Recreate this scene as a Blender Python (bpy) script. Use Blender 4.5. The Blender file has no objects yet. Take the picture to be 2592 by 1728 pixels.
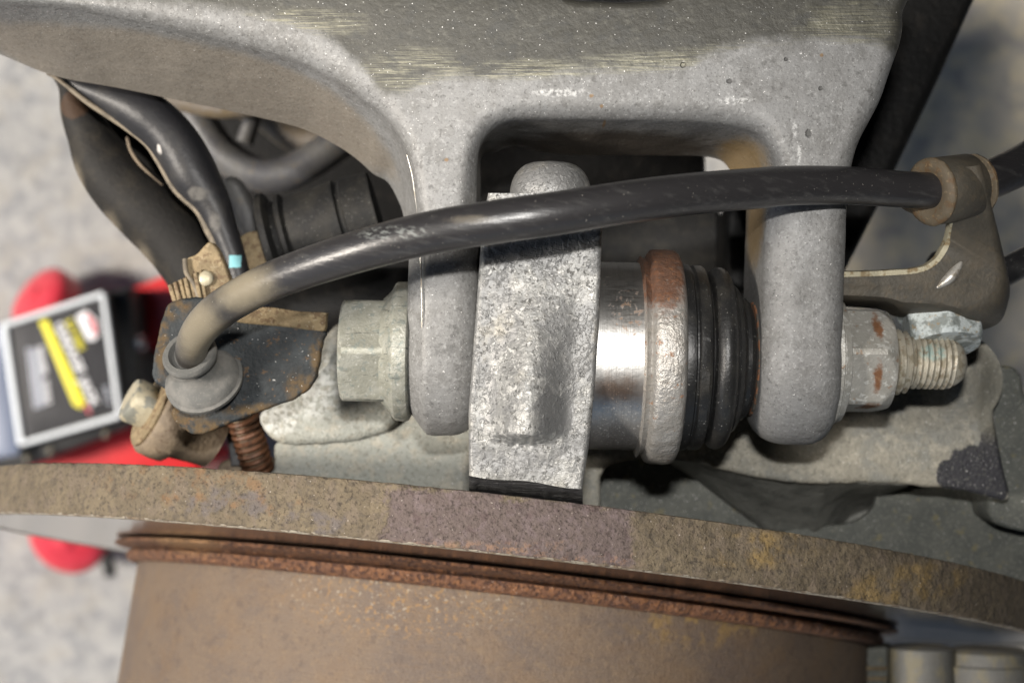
import bpy, math, random
from mathutils import Vector, Matrix, noise as mn
R = math.radians
scene = bpy.context.scene
C = scene.collection
random.seed(7)
U = 0.8e-4            # metres per unit of length used below (one unit is 1 px of the photograph at the focal plane)
D = 3500.0            # camera height above the focal plane, in those units

GZ = -8000.0           # height of the floor
# ---------------------------------------------------------------- camera
cam = bpy.data.objects.new('camera', bpy.data.cameras.new('camera')); C.objects.link(cam)
cam.location = (0, 0, D * U)
cam.data.sensor_width = 36.0
cam.data.lens = 36.0 * D / 2592.0
cam.data.clip_start = 0.02; cam.data.clip_end = 100
cam.data.dof.use_dof = True
cam.data.dof.focus_distance = D * U * 0.985
cam.data.dof.aperture_fstop = 14.0
scene.camera = cam

# ---------------------------------------------------------------- sky, sun, flash, exposure
SUN_EL, SUN_AZ = R(44), R(182)        # azimuth measured in the picture plane from +X: the light comes from the left
w = bpy.data.worlds.new("World"); scene.world = w; w.use_nodes = True
wn = w.node_tree
sky = wn.nodes.new('ShaderNodeTexSky'); sky.sky_type = 'NISHITA'; sky.sun_disc = False
sky.sun_elevation = SUN_EL; sky.sun_rotation = math.pi / 2 - SUN_AZ
wn.links.new(sky.outputs[0], wn.nodes['Background'].inputs[0])
wn.nodes['Background'].inputs[1].default_value = 0.06
sun = bpy.data.objects.new('sun', bpy.data.lights.new('sun', 'SUN')); C.objects.link(sun)
sun.data.energy = 5.0; sun.data.angle = R(12); sun.data.color = (1.0, 0.92, 0.82)
sd = Vector((math.cos(SUN_EL) * math.cos(SUN_AZ), math.cos(SUN_EL) * math.sin(SUN_AZ), math.sin(SUN_EL)))
sun.rotation_euler = sd.to_track_quat('Z', 'Y').to_euler()
sun.location = sd * 3
fl = bpy.data.objects.new('camera_flash', bpy.data.lights.new('camera_flash', 'AREA')); C.objects.link(fl)
fl.data.shape = 'RECTANGLE'; fl.data.size = 0.016; fl.data.size_y = 0.007
fl.data.energy = 0.72; fl.data.color = (1.0, 0.97, 0.93)
fl.location = (30 * U, 500 * U, (D + 60) * U)
fl.rotation_euler = Vector((0, 0.13, 1)).to_track_quat('Z', 'Y').to_euler()
scene.view_settings.view_transform = 'Standard'; scene.view_settings.look = 'None'
scene.view_settings.exposure = 0.48; scene.view_settings.gamma = 1.0
scene.cycles.use_denoising = True
scene.cycles.max_bounces = 8
scene.cycles.sample_clamp_indirect = 4.0

# ---------------------------------------------------------------- geometry helpers (all lengths in units, see U)
def P(px, py, z=0.0):
    k = (D - z) / D
    return Vector(((px - 1296) * k, (864 - py) * k, z))

def wloc(o):
    v = Vector((0, 0, 0))
    while o is not None:
        v += o.location; o = o.parent
    return v

def tag(o, label=None, cat=None, group=None, kind=None):
    if label: o['label'] = label
    if cat: o['category'] = cat
    if group: o['group'] = group
    if kind: o['kind'] = kind
    return o

def thing(name, label, cat, loc, group=None):
    o = bpy.data.objects.new(name, None); C.objects.link(o)
    o.location = Vector(loc) * U; o.empty_display_size = 0.01
    return tag(o, label, cat, group)

def obj(name, geo, mat, parent=None, smooth=True, sharp=38, origin=None):
    vs, fs = geo
    vs = [Vector(v) * U for v in vs]
    if parent is not None:
        base = wloc(parent); loc = Vector((0, 0, 0))
    else:
        if origin is None:
            base = sum(vs, Vector((0, 0, 0))) / len(vs)
        else:
            base = Vector(origin) * U
        loc = base
    me = bpy.data.meshes.new(name)
    me.from_pydata([v - base for v in vs], [], fs)
    import bmesh
    bm = bmesh.new(); bm.from_mesh(me)
    bmesh.ops.recalc_face_normals(bm, faces=bm.faces)
    bm.to_mesh(me); bm.free()
    for p in me.polygons: p.use_smooth = smooth
    if smooth and sharp: me.set_sharp_from_angle(angle=R(sharp))
    me.materials.append(mat)
    o = bpy.data.objects.new(name, me); C.objects.link(o)
    o.location = loc
    if parent is not None: o.parent = parent
    return o

def join(*geos):
    V, F = [], []
    for vs, fs in geos:
        n = len(V); V += list(vs); F += [tuple(i + n for i in f) for f in fs]
    return V, F

def loft(rings, closed=True, cap0=True, cap1=True, wrap=False):
    V, F = [], []
    n = len(rings[0])
    for r in rings: V += [Vector(v) for v in r]
    m = len(rings)
    for i in range(m if wrap else m - 1):
        a, b = i * n, ((i + 1) % m) * n
        for j in range(n if closed else n - 1):
            k = (j + 1) % n
            F.append((a + j, a + k, b + k, b + j))
    if closed and not wrap:
        if cap0: F.append(tuple(range(n)))
        if cap1: F.append(tuple(reversed(range((m - 1) * n, m * n))))
    return V, F

def catmull(pts, n, closed=False):
    pts = [Vector(p) if len(p) == 3 else Vector((*p, 0)) for p in pts]
    m = len(pts); out = []
    segs = m if closed else m - 1
    for s in range(segs):
        if closed:
            p0, p1, p2, p3 = pts[(s - 1) % m], pts[s], pts[(s + 1) % m], pts[(s + 2) % m]
        else:
            p1, p2 = pts[s], pts[s + 1]
            p0 = pts[s - 1] if s else 2 * p1 - p2
            p3 = pts[s + 2] if s + 2 < m else 2 * p2 - p1
        for i in range(n):
            t = i / n
            out.append(0.5 * ((2 * p1) + (p2 - p0) * t + (2 * p0 - 5 * p1 + 4 * p2 - p3) * t * t + (3 * p1 - 3 * p2 + p3 - p0) * t ** 3))
    if not closed: out.append(pts[-1].copy())
    return out

def frame(A):
    A = Vector(A).normalized()
    up = Vector((0, 0, 1)) if abs(A.z) < 0.9 else Vector((0, 1, 0))
    T = (up - A * up.dot(A)).normalized()
    S = A.cross(T).normalized()
    return A, T, S

def revolve(O, A, prof, seg=96, rfun=None, cap0=True, cap1=True, squash=1.0):
    """profile [(a, r)] turned about the axis A through O; rfun(a, r, angle) may change the radius"""
    A, T, S = frame(A); O = Vector(O); rings = []
    for a, r in prof:
        ring = []
        for j in range(seg):
            th = 2 * math.pi * j / seg
            rr = rfun(a, r, th) if rfun else r
            ring.append(O + A * a + T * (rr * math.cos(th)) + S * (rr * squash * math.sin(th)))
        rings.append(ring)
    return loft(rings, True, cap0, cap1)

def tube(pts, rad, seg=24, n=8, squash=None, cap=True):
    c = catmull(pts, n)
    m = len(c)
    rads = catmull([(r, 0, 0) for r in rad], n) if isinstance(rad, (list, tuple)) else [Vector((rad, 0, 0))] * m
    rings = []; prev = None
    for i in range(m):
        t = (c[min(i + 1, m - 1)] - c[max(i - 1, 0)]).normalized()
        if prev is None:
            a = frame(t)[1]
        else:
            a = (prev - t * prev.dot(t)).normalized()
        prev = a; b = t.cross(a)
        r = rads[i].x
        rings.append([c[i] + a * (r * math.cos(2 * math.pi * j / seg)) + b * (r * (squash or 1) * math.sin(2 * math.pi * j / seg)) for j in range(seg)])
    return loft(rings, True, cap, cap)

def inset(poly, d):
    """polygon of Vectors moved inward by d in its own xy plane"""
    n = len(poly)
    area = sum(poly[i].x * poly[(i + 1) % n].y - poly[(i + 1) % n].x * poly[i].y for i in range(n))
    s = 1 if area > 0 else -1
    out = []
    for i in range(n):
        a, b, c = poly[i - 1], poly[i], poly[(i + 1) % n]
        t = (c - a); t.z = 0
        if t.length < 1e-9: out.append(b.copy()); continue
        t.normalize()
        nrm = Vector((-t.y, t.x, 0)) * s
        out.append(b + nrm * d)
    if d > 0:                                   # collapse the edges that the inset has turned round
        for it in range(60):
            bad = False
            for i in range(n):
                j = (i + 1) % n
                e0, e1 = poly[j] - poly[i], out[j] - out[i]
                if e0.x * e1.x + e0.y * e1.y < -1e-6:
                    mid = (out[i] + out[j]) / 2
                    h = (i - 1) % n; k = (j + 1) % n
                    out[i] = (mid + out[h]) / 2; out[j] = (mid + out[k]) / 2; bad = True
            if not bad: break
    return out

def slab(pts, z, depth, fillet=20, n=8, smooth=True, draft=0.0, tilt=None, rough=0.0):
    """casting or plate: outline given where it is seen at height z, rounded upper edge, sides going down by depth"""
    if smooth: o = catmull([P(x, y, z) for x, y in pts], n, True)
    else:
        q = [P(x, y, z) for x, y in pts]; o = []
        for i in range(len(q)):
            a, b = q[i], q[(i + 1) % len(q)]
            for k in range(n): o.append(a.lerp(b, k / n))
    if rough:
        o = [v + Vector((mn.noise(v * 0.06), mn.noise(v * 0.06 + Vector((9, 3, 1))), 0)) * rough for v in o]
    rings = []
    for k in range(6):
        t = k / 5 * math.pi / 2
        ins = fillet * (1 - math.sin(t))
        dz = fillet * (1 - math.cos(t))
        rings.append([v + Vector((0, 0, -dz)) for v in inset(o, ins)])
    rings.append([v + Vector((0, 0, -depth)) for v in inset(o, -draft)])
    if tilt:
        cx, cy, sx, sy = tilt
        for r in rings:
            for v in r: v.z += (v.x - cx) * sx + (v.y - cy) * sy
    return loft(rings)

def box(c, sx, sy, sz, bev=4, ax=None):
    c = Vector(c); hx, hy, hz = sx / 2, sy / 2, sz / 2
    b = min(bev, hx * .9, hy * .9, hz * .9)
    def ring(ix, z):
        return [Vector((x, y, z)) for x, y in ((-hx + ix, -hy + ix), (hx - ix, -hy + ix), (hx - ix, hy - ix), (-hx + ix, hy - ix))]
    g = loft([ring(b, -hz), ring(0, -hz + b), ring(0, hz - b), ring(b, hz)])
    M = ax if ax is not None else Matrix.Identity(3)
    return [c + M @ v for v in g[0]], g[1]

# ---------------------------------------------------------------- material builder
def mat(name, base, layers=(), rough=0.6, metal=0.0, bumps=(), spec=0.5):
    m = bpy.data.materials.new(name); m.use_nodes = True
    nt = m.node_tree; N = nt.nodes; L = nt.links
    bs = N['Principled BSDF']; bs.inputs['Specular IOR Level'].default_value = spec
    geo = N.new('ShaderNodeNewGeometry')
    sc = N.new('ShaderNodeVectorMath'); sc.operation = 'SCALE'; sc.inputs['Scale'].default_value = 1.0 / U
    L.new(geo.outputs['Position'], sc.inputs[0]); pos = sc.outputs[0]
    def noise(size, detail=3.0, dist=0.0, seed=0.0, rot=0.0):
        sx, sy, sz = size if isinstance(size, tuple) else (size,) * 3
        mp = N.new('ShaderNodeMapping'); mp.vector_type = 'TEXTURE'
        mp.inputs['Scale'].default_value = (sx, sy, sz); mp.inputs['Rotation'].default_value = (0, 0, rot)
        mp.inputs['Location'].default_value = (seed * 37.7 * sx, seed * 17.3 * sy, seed * 5.1 * sz)
        L.new(pos, mp.inputs['Vector'])
        t = N.new('ShaderNodeTexNoise'); t.inputs['Scale'].default_value = 1.0
        t.inputs['Detail'].default_value = detail; t.inputs['Distortion'].default_value = dist; t.inputs['Roughness'].default_value = 0.6
        L.new(mp.outputs[0], t.inputs['Vector']); return t.outputs['Fac']
    def rng(v, lo, hi, k=1.0):
        r = N.new('ShaderNodeMapRange'); r.interpolation_type = 'SMOOTHSTEP'
        L.new(v, r.inputs[0]); r.inputs[1].default_value = lo; r.inputs[2].default_value = hi
        r.inputs[3].default_value = 0.0; r.inputs[4].default_value = k; return r.outputs[0]
    def math_(op, a, b=None):
        n = N.new('ShaderNodeMath'); n.operation = op
        for i, x in enumerate((a, b)):
            if x is None: continue
            if isinstance(x, (int, float)): n.inputs[i].default_value = x
            else: L.new(x, n.inputs[i])
        return n.outputs[0]
    def mixf(fac, a, b):
        n = N.new('ShaderNodeMix'); n.data_type = 'FLOAT'; L.new(fac, n.inputs[0])
        for i, x in ((2, a), (3, b)):
            if isinstance(x, (int, float)): n.inputs[i].default_value = x
            else: L.new(x, n.inputs[i])
        return n.outputs[0]
    def mixc(fac, a, b):
        n = N.new('ShaderNodeMix'); n.data_type = 'RGBA'; L.new(fac, n.inputs[0])
        for i, x in ((6, a), (7, b)):
            if isinstance(x, tuple): n.inputs[i].default_value = (*x, 1)
            else: L.new(x, n.inputs[i])
        return n.outputs[2]
    col, rg, mt, ht = base, rough, metal, None
    for i, l in enumerate(layers):
        mask = None
        if 'under' in l:                     # everything on the picture-top side of a boundary line, on the plane z = 60
            sx = N.new('ShaderNodeSeparateXYZ'); L.new(pos, sx.inputs[0])
            kk = D / (D - 60)
            fx = math_('DIVIDE', math_('ADD', math_('MULTIPLY', sx.outputs[0], kk), 1296.0), 2592.0)
            fc = N.new('ShaderNodeFloatCurve'); L.new(fx, fc.inputs['Value'])
            cv = fc.mapping.curves[0]
            pts_ = l['under']
            cv.points[0].location = (pts_[0][0] / 2592, pts_[0][1] / 400); cv.points[1].location = (pts_[-1][0] / 2592, pts_[-1][1] / 400)
            for q in pts_[1:-1]: cv.points.new(q[0] / 2592, q[1] / 400)
            fc.mapping.update()
            yy = math_('SUBTRACT', 864.0, math_('MULTIPLY', sx.outputs[1], kk))
            dd = math_('SUBTRACT', math_('MULTIPLY', fc.outputs[0], 400.0), yy)
            dd = math_('ADD', dd, math_('MULTIPLY', math_('SUBTRACT', noise(l.get('ws', 25), 5.0, 0.0, i + 3.1), 0.5), l.get('warp', 30)))
            mask = rng(dd, 0.0, l.get('soft', 10))
        if 'blob' in l:
            acc = None
            wn_ = noise(l.get('ws', 25), 4.0, 0.0, i + 3.1)
            for b in l['blob']:
                px, py, z, rx, ry = b[:5]; rz = b[5] if len(b) > 5 else 4000.0
                c = P(px, py, z)
                sb = N.new('ShaderNodeVectorMath'); sb.operation = 'SUBTRACT'; L.new(pos, sb.inputs[0]); sb.inputs[1].default_value = c
                dv = N.new('ShaderNodeVectorMath'); dv.operation = 'DIVIDE'; L.new(sb.outputs[0], dv.inputs[0]); dv.inputs[1].default_value = (rx, ry, rz)
                if l.get('box'):
                    ab = N.new('ShaderNodeVectorMath'); ab.operation = 'ABSOLUTE'; L.new(dv.outputs[0], ab.inputs[0])
                    sx = N.new('ShaderNodeSeparateXYZ'); L.new(ab.outputs[0], sx.inputs[0])
                    d = math_('MAXIMUM', sx.outputs[0], sx.outputs[1])
                else:
                    ln = N.new('ShaderNodeVectorMath'); ln.operation = 'LENGTH'; L.new(dv.outputs[0], ln.inputs[0])
                    d = ln.outputs['Value']
                acc = d if acc is None else math_('MINIMUM', acc, d)
            d = math_('ADD', acc, math_('MULTIPLY', math_('SUBTRACT', wn_, 0.5), l.get('bw', l.get('warp', 0.6))))
            s = l.get('bsoft', l.get('soft', 0.15))
            bm_ = rng(math_('SUBTRACT', 1.0, d), 0.0, s)
            mask = bm_ if mask is None else math_('MULTIPLY', mask, bm_)
        if 'n' in l:
            f = rng(noise(l['n'], l.get('d', 3.0), l.get('dist', 0.0), i + 1 + l.get('seed', 0), l.get('rot', 0.0)), l.get('lo', 0.45), l.get('hi', 0.6))
            mask = f if mask is None else math_('MULTIPLY', mask, f)
        if l.get('k', 1.0) != 1.0: mask = math_('MULTIPLY', mask, l['k'])
        if 'c' in l: col = mixc(mask, col, l['c'])
        if 'r' in l: rg = mixf(mask, rg, l['r'])
        if 'm' in l: mt = mixf(mask, mt, l['m'])
        if 'h' in l:
            x = math_('MULTIPLY', mask, l['h']); ht = x if ht is None else math_('ADD', ht, x)
    for i, b in enumerate(bumps):
        x = math_('MULTIPLY', noise(b[0], b[2] if len(b) > 2 else 3.0, 0.0, 20 + i), b[1])
        ht = x if ht is None else math_('ADD', ht, x)
    for v, s in ((col, 'Base Color'), (rg, 'Roughness'), (mt, 'Metallic')):
        if isinstance(v, tuple): bs.inputs[s].default_value = (*v, 1)
        elif isinstance(v, (int, float)): bs.inputs[s].default_value = v
        else: L.new(v, bs.inputs[s])
    if ht is not None:
        bp = N.new('ShaderNodeBump'); bp.inputs['Distance'].default_value = U; bp.inputs['Strength'].default_value = 1.0
        L.new(ht, bp.inputs['Height']); L.new(bp.outputs[0], bs.inputs['Normal'])
    return m

W = (0.75, 0.74, 0.72)
specks = [dict(n=11, lo=.66, hi=.74, c=(.08, .08, .075), k=.55, d=2), dict(n=6, lo=.74, hi=.78, c=W, seed=5, k=.7, d=1)]
M = {}
EDGE = [(0, 0), (152, 2), (312, 13), (473, 31), (670, 58), (804, 98), (870, 147), (930, 200), (1000, 258), (1040, 240), (1100, 215), (1240, 215), (1500, 198), (1720, 185), (1800, 150), (1900, 126), (2050, 118), (2200, 122), (2300, 160), (2592, 160)]
M['cast'] = mat('cast_aluminium', (0.1665, 0.1647, 0.1602), [
    dict(n=170, lo=.4, hi=.65, c=(0.2025, 0.2025, 0.1998)),
    dict(n=60, lo=.5, hi=.66, c=(0.1305, 0.1278, 0.1215), k=.6, d=6),
    dict(n=16, lo=.5, hi=.68, c=(0.234, 0.234, 0.2295), k=.6, d=4),
    dict(n=22, lo=.56, hi=.68, c=(0.0945, 0.0918, 0.0882), k=.6, d=5, seed=6),
    dict(n=7, lo=.55, hi=.72, c=(0.063, 0.0612, 0.0585), k=.75, d=4, seed=11),
    dict(n=11, lo=.56, hi=.68, c=(0.297, 0.297, 0.2925), k=.6, d=4, seed=13),
    dict(blob=[(2047, 338, 60, 9, 13), (2077, 224, 60, 7, 6), (1846, 206, 60, 8, 7), (1729, 165, 60, 9, 8), (1990, 150, 60, 6, 6), ], warp=1.0, ws=7, soft=.5, c=(0.054, 0.0522, 0.0495), k=.75, h=-4),
    dict(blob=[(1075, 410, 60, 20, 34), (1090, 470, 60, 14, 12), (1120, 880, 0, 40, 40), (1150, 840, 0, 20, 24)], warp=1.2, ws=16, soft=.6, n=14, lo=.42, hi=.56, c=(0.09, 0.0882, 0.0855), k=.75),
    dict(blob=[(1497, 243, 60, 7, 6), (1523, 268, 60, 6, 6), (1130, 405, 60, 7, 6), (2080, 140, 60, 6, 6), (1535, 300, 60, 5, 5)], warp=.9, ws=7, soft=.5, c=(0.18, 0.108, 0.045), k=.8),
    dict(blob=[(2012, 330, 60, 8, 30), (2022, 390, 60, 7, 36), (1420, 235, 60, 90, 14), (1860, 255, 60, 60, 12)], n=10, lo=.4, hi=.6, warp=1.0, ws=12, soft=.6, c=(0.495, 0.495, 0.486), k=.7),
    # machined upper face: grimy with bright tool marks
    dict(under=EDGE, warp=36, ws=30, soft=40, c=(0.0522, 0.0504, 0.0432), r=.55),
    dict(under=EDGE, warp=36, ws=30, soft=40, n=(18, 14, 30), lo=.5, hi=.72, c=(0.1035, 0.1008, 0.0855), k=.6, d=5),
    dict(under=EDGE, warp=20, soft=14, blob=[(1060, 180, 60, 170, 75), (1350, 180, 60, 260, 40), (1650, 165, 60, 230, 44), (1900, 140, 60, 230, 40), (2150, 70, 60, 150, 90), (760, 60, 60, 200, 50)], bw=.7, ws=60, bsoft=.6,
         n=(90, 3.4, 40), lo=.36, hi=.72, c=(0.198, 0.189, 0.1395), m=.5, r=.42, d=5),
    dict(under=EDGE, warp=40, soft=30, n=(60, 40, 60), lo=.52, hi=.66, c=(0.045, 0.045, 0.0414), k=.7, d=5),
    # tan dust plus warm daylight painted into the flank's colour
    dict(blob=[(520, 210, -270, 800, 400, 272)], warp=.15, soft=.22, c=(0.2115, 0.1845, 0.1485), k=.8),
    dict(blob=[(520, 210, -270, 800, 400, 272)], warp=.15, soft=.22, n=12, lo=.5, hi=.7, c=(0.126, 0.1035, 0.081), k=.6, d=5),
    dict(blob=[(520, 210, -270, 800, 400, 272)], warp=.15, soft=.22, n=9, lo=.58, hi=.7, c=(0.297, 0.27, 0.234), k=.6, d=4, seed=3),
    # rust-brown inner wall of the right leg, darker brown wall in the gap
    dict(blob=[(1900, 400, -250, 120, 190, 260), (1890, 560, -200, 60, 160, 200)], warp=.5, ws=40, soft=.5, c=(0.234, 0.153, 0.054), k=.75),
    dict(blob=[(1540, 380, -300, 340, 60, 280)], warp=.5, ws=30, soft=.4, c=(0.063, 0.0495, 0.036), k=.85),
    ] + specks, rough=.6, metal=.25, bumps=[(7, 1.4, 6), (42, 2.2, 3), (110, 4.0)])
M['block'] = mat('corroded_aluminium', (.16, .16, .155), [
    dict(n=52, lo=.42, hi=.62, c=(.25, .248, .238), d=7, dist=.3),
    dict(n=15, lo=.5, hi=.62, c=(.44, .435, .415), k=.7, d=6, seed=2, h=1.4),
    dict(n=12, lo=.58, hi=.68, c=(.07, .067, .06), d=4, k=.75, h=-2),
    dict(n=7, lo=.64, hi=.72, c=(.55, .545, .52), d=3, k=.6, seed=5),
    dict(n=120, lo=.46, hi=.54, c=(.17, .17, .168), d=8, seed=3, k=.88),
    dict(n=85, lo=.55, hi=.64, c=(.34, .335, .315), d=7, seed=12, k=.55),
    dict(n=120, lo=.56, hi=.7, c=(.27, .245, .19), d=4, seed=8, k=.4),
    dict(blob=[(1330, 1200, -60, 190, 55, 170)], warp=.7, ws=40, soft=.5, c=(.16, .158, .147), k=.75),
    ], rough=.43, metal=.35, bumps=[(9, 1.8, 5), (34, 2.6)])
M['dark_break'] = mat('dark_fractured_edge', (.018, .018, .018), [dict(n=(40, 7, 7), lo=.55, hi=.7, c=(.12, .12, .12), k=.6)], rough=.5, bumps=[((60, 8, 8), 14, 4)])
M['steel'] = mat('satin_steel', (.56, .55, .53), [
    dict(n=(5, 160, 160), lo=.4, hi=.68, c=(.42, .41, .39), k=.5),
    dict(blob=[(1585, 770, 60, 100, 110)], bw=.6, ws=50, bsoft=.8, n=(70, 9, 40), lo=.34, hi=.62, c=(.10, .09, .08), k=.8, d=6, r=.5),  # darker sleeve top, its dark reflection painted into the steel
    dict(blob=[(1600, 790, 60, 60, 60)], n=14, lo=.54, hi=.66, c=(.17, .08, .03), k=.6, m=.1, r=.6),
    dict(blob=[(1560, 985, 0, 110, 50)], warp=.8, soft=.9, c=(.24, .14, .085), k=.75),
    dict(blob=[(1560, 1110, -100, 120, 110)], warp=.5, soft=.8, c=(.07, .065, .06), k=.75, m=.5, r=.55),
    dict(blob=[(1560, 1100, -100, 120, 110)], n=6, lo=.56, hi=.68, c=(.4, .4, .38), m=.2, r=.6, k=.6, warp=.4, soft=.6),
    dict(n=7, lo=.70, hi=.76, c=(.08, .05, .03), k=.8, m=0, d=1),
    ], rough=.40, metal=1.0, bumps=[((4, 200, 200), .35), (14, .5)])
M['ring'] = mat('rusty_crimped_steel', (0.36, 0.3465, 0.324), [
    dict(n=40, lo=.45, hi=.6, c=(0.324, 0.306, 0.279), d=5),
    dict(blob=[(1680, 690, 80, 90, 120), (1700, 640, -100, 120, 70)], warp=.7, ws=28, soft=.5, c=(0.09, 0.045, 0.027), m=.05, r=.75),
    dict(blob=[(1680, 690, 80, 90, 140)], n=14, lo=.48, hi=.6, warp=.6, soft=.5, c=(0.135, 0.0585, 0.0288), m=.05, k=.7),
    dict(n=26, lo=.62, hi=.68, c=(0.198, 0.09, 0.036), m=.05, k=.8, d=4),
    dict(n=8, lo=.6, hi=.68, c=(0.144, 0.117, 0.099), m=.1, k=.6),
    ], rough=.45, metal=.6, bumps=[(18, 5, 4), (7, 2)])
M['rubber'] = mat('black_rubber_boot', (.012, .012, .012), [
    dict(n=50, lo=.45, hi=.7, c=(.022, .021, .019)),
    dict(n=6, lo=.72, hi=.77, c=(.35, .34, .31), k=.5, d=1),
    dict(n=4, lo=.74, hi=.78, c=(.6, .6, .58), k=.5, d=1, seed=4)], rough=.42, bumps=[(9, 1.0)])
M['boot_end'] = mat('rust_and_dust_on_boot_lip', (.06, .055, .045), [dict(n=30, lo=.47, hi=.56, c=(.19, .08, .035), d=5)], rough=.8, bumps=[(9, 3)])
M['hose'] = mat('black_hose_rubber', (.022, .021, .022), [
    dict(n=(80, 14, 24), lo=.52, hi=.75, c=(.05, .049, .048), k=.7, rot=-.2, d=4),
    dict(blob=[(520, 840, 0, 110, 150), (640, 730, 100, 120, 90)], warp=.5, ws=40, soft=.8, c=(.24, .205, .14), k=.6),  # beige dust, raised to paint in daylight on the hose's left end
    dict(blob=[(1195, 560, 400, 70, 14)], warp=.8, ws=20, soft=.7, c=(.16, .14, .11), k=.45),
    dict(blob=[(1000, 590, 400, 110, 20)], n=(30, 8, 8), lo=.45, hi=.6, warp=.6, soft=.5, c=(.20, .21, .20), k=.6, rot=-.3),
    dict(n=5, lo=.74, hi=.78, c=(.4, .38, .33), k=.5, d=1)], rough=.34, bumps=[((80, 10, 16), .8, 3), (9, .4)])
M['grommet'] = mat('grey_rubber_grommet', (.085, .085, .08), [dict(n=60, lo=.4, hi=.65, c=(.13, .125, .115)), dict(n=5, lo=.6, hi=.7, c=(.2, .19, .17), k=.5)], rough=.75, bumps=[(6, 1.0)])
M['bolt'] = mat('weathered_zinc', (0.23, 0.23, 0.1932), [
    dict(n=50, lo=.45, hi=.6, c=(0.2852, 0.2852, 0.2484), d=5),
    dict(n=22, lo=.55, hi=.62, c=(0.184, 0.2024, 0.184), k=.8, d=4),
    dict(n=(60, 6, 30), lo=.62, hi=.67, c=(0.0644, 0.069, 0.0644), k=.8, d=3),
    dict(n=9, lo=.62, hi=.68, c=(0.414, 0.414, 0.3772), k=.7)], rough=.5, metal=.35, bumps=[(20, 2.5), (7, 1.2)])
M['nut'] = mat('white_oxidised_zinc', (0.306, 0.297, 0.27), [
    dict(n=40, lo=.45, hi=.6, c=(0.27, 0.261, 0.234), d=4),
    dict(n=16, lo=.56, hi=.64, c=(0.495, 0.495, 0.468), k=.7),
    dict(blob=[(2222, 826, -110, 16, 42, 90), (2224, 955, -70, 15, 56, 80), (2195, 1028, -150, 34, 14, 140)], warp=1.5, ws=16, soft=.6, c=(0.153, 0.063, 0.0225), r=.8, k=.95),
    dict(n=30, lo=.62, hi=.68, c=(0.225, 0.126, 0.063), k=.6, d=4)], rough=.5, metal=.3, bumps=[(16, 2.0), (6, 1.0)])
M['thread'] = mat('dirty_thread', (.40, .37, .30), [
    dict(n=30, lo=.48, hi=.6, c=(.26, .23, .17), d=4),
    dict(blob=[(2365, 890, -130, 40, 30, 60)], warp=1.2, ws=16, soft=.5, n=18, lo=.38, hi=.5, c=(.26, .38, .36), k=.75),
    dict(n=12, lo=.6, hi=.66, c=(.20, .12, .07), k=.6)], rough=.5, metal=.35, bumps=[(8, 1.2)])
M['knuckle'] = mat('dusty_cast_knuckle', (0.2405, 0.2275, 0.1885), [
    dict(n=120, lo=.4, hi=.62, c=(0.2015, 0.2015, 0.182), d=5),
    dict(blob=[(960, 1080, -600, 420, 300, 900)], warp=.3, soft=.5, c=(0.2665, 0.2795, 0.2535), k=.8),
    dict(n=30, lo=.46, hi=.66, c=(0.325, 0.3055, 0.2535), k=.7, d=6),
    dict(n=14, lo=.52, hi=.68, c=(0.143, 0.1365, 0.1105), k=.6, d=4, h=-1),
    dict(blob=[(790, 980, -550, 110, 120, 800), (700, 1060, -550, 90, 60, 900)], n=18, lo=.42, hi=.56, warp=.6, soft=.5, c=(0.481, 0.4875, 0.468), k=.75, d=5),
    dict(blob=[(2470, 1200, -560, 84, 86, 900), (2520, 1150, -560, 40, 90, 900), (2420, 1205, -560, 50, 50, 900), (2535, 1230, -560, 40, 60, 900)], warp=.45, ws=34, soft=.1, c=(0.026, 0.026, 0.0312), r=.6),
    dict(blob=[(2520, 1010, -560, 60, 170, 900)], warp=.5, ws=40, soft=.5, c=(0.13, 0.1235, 0.0975), k=.7),
    dict(n=8, lo=.6, hi=.68, c=(0.13, 0.13, 0.1105), k=.7, d=2),
    dict(n=6, lo=.7, hi=.74, c=W, k=.6, d=1)], rough=.75, metal=.05, bumps=[(9, 3.0), (34, 4)])
M['shield'] = mat('grey_green_shield', (.098, .102, .09), [
    dict(n=90, lo=.4, hi=.62, c=(.075, .08, .072), d=5),
    dict(n=10, lo=.55, hi=.66, c=(.18, .18, .155), k=.7),
    dict(n=40, lo=.6, hi=.68, c=(.20, .17, .08), k=.5, d=4),
    dict(n=6, lo=.71, hi=.74, c=W, k=.7, d=1)], rough=.7, bumps=[(8, 2.5)])
M['web'] = mat('dark_oily_web', (.15, .152, .138), [dict(n=60, lo=.45, hi=.65, c=(.10, .103, .094), d=5), dict(n=9, lo=.55, hi=.68, c=(.2, .19, .16), k=.5)], rough=.55, bumps=[(12, 2), (60, 6)])
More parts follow.
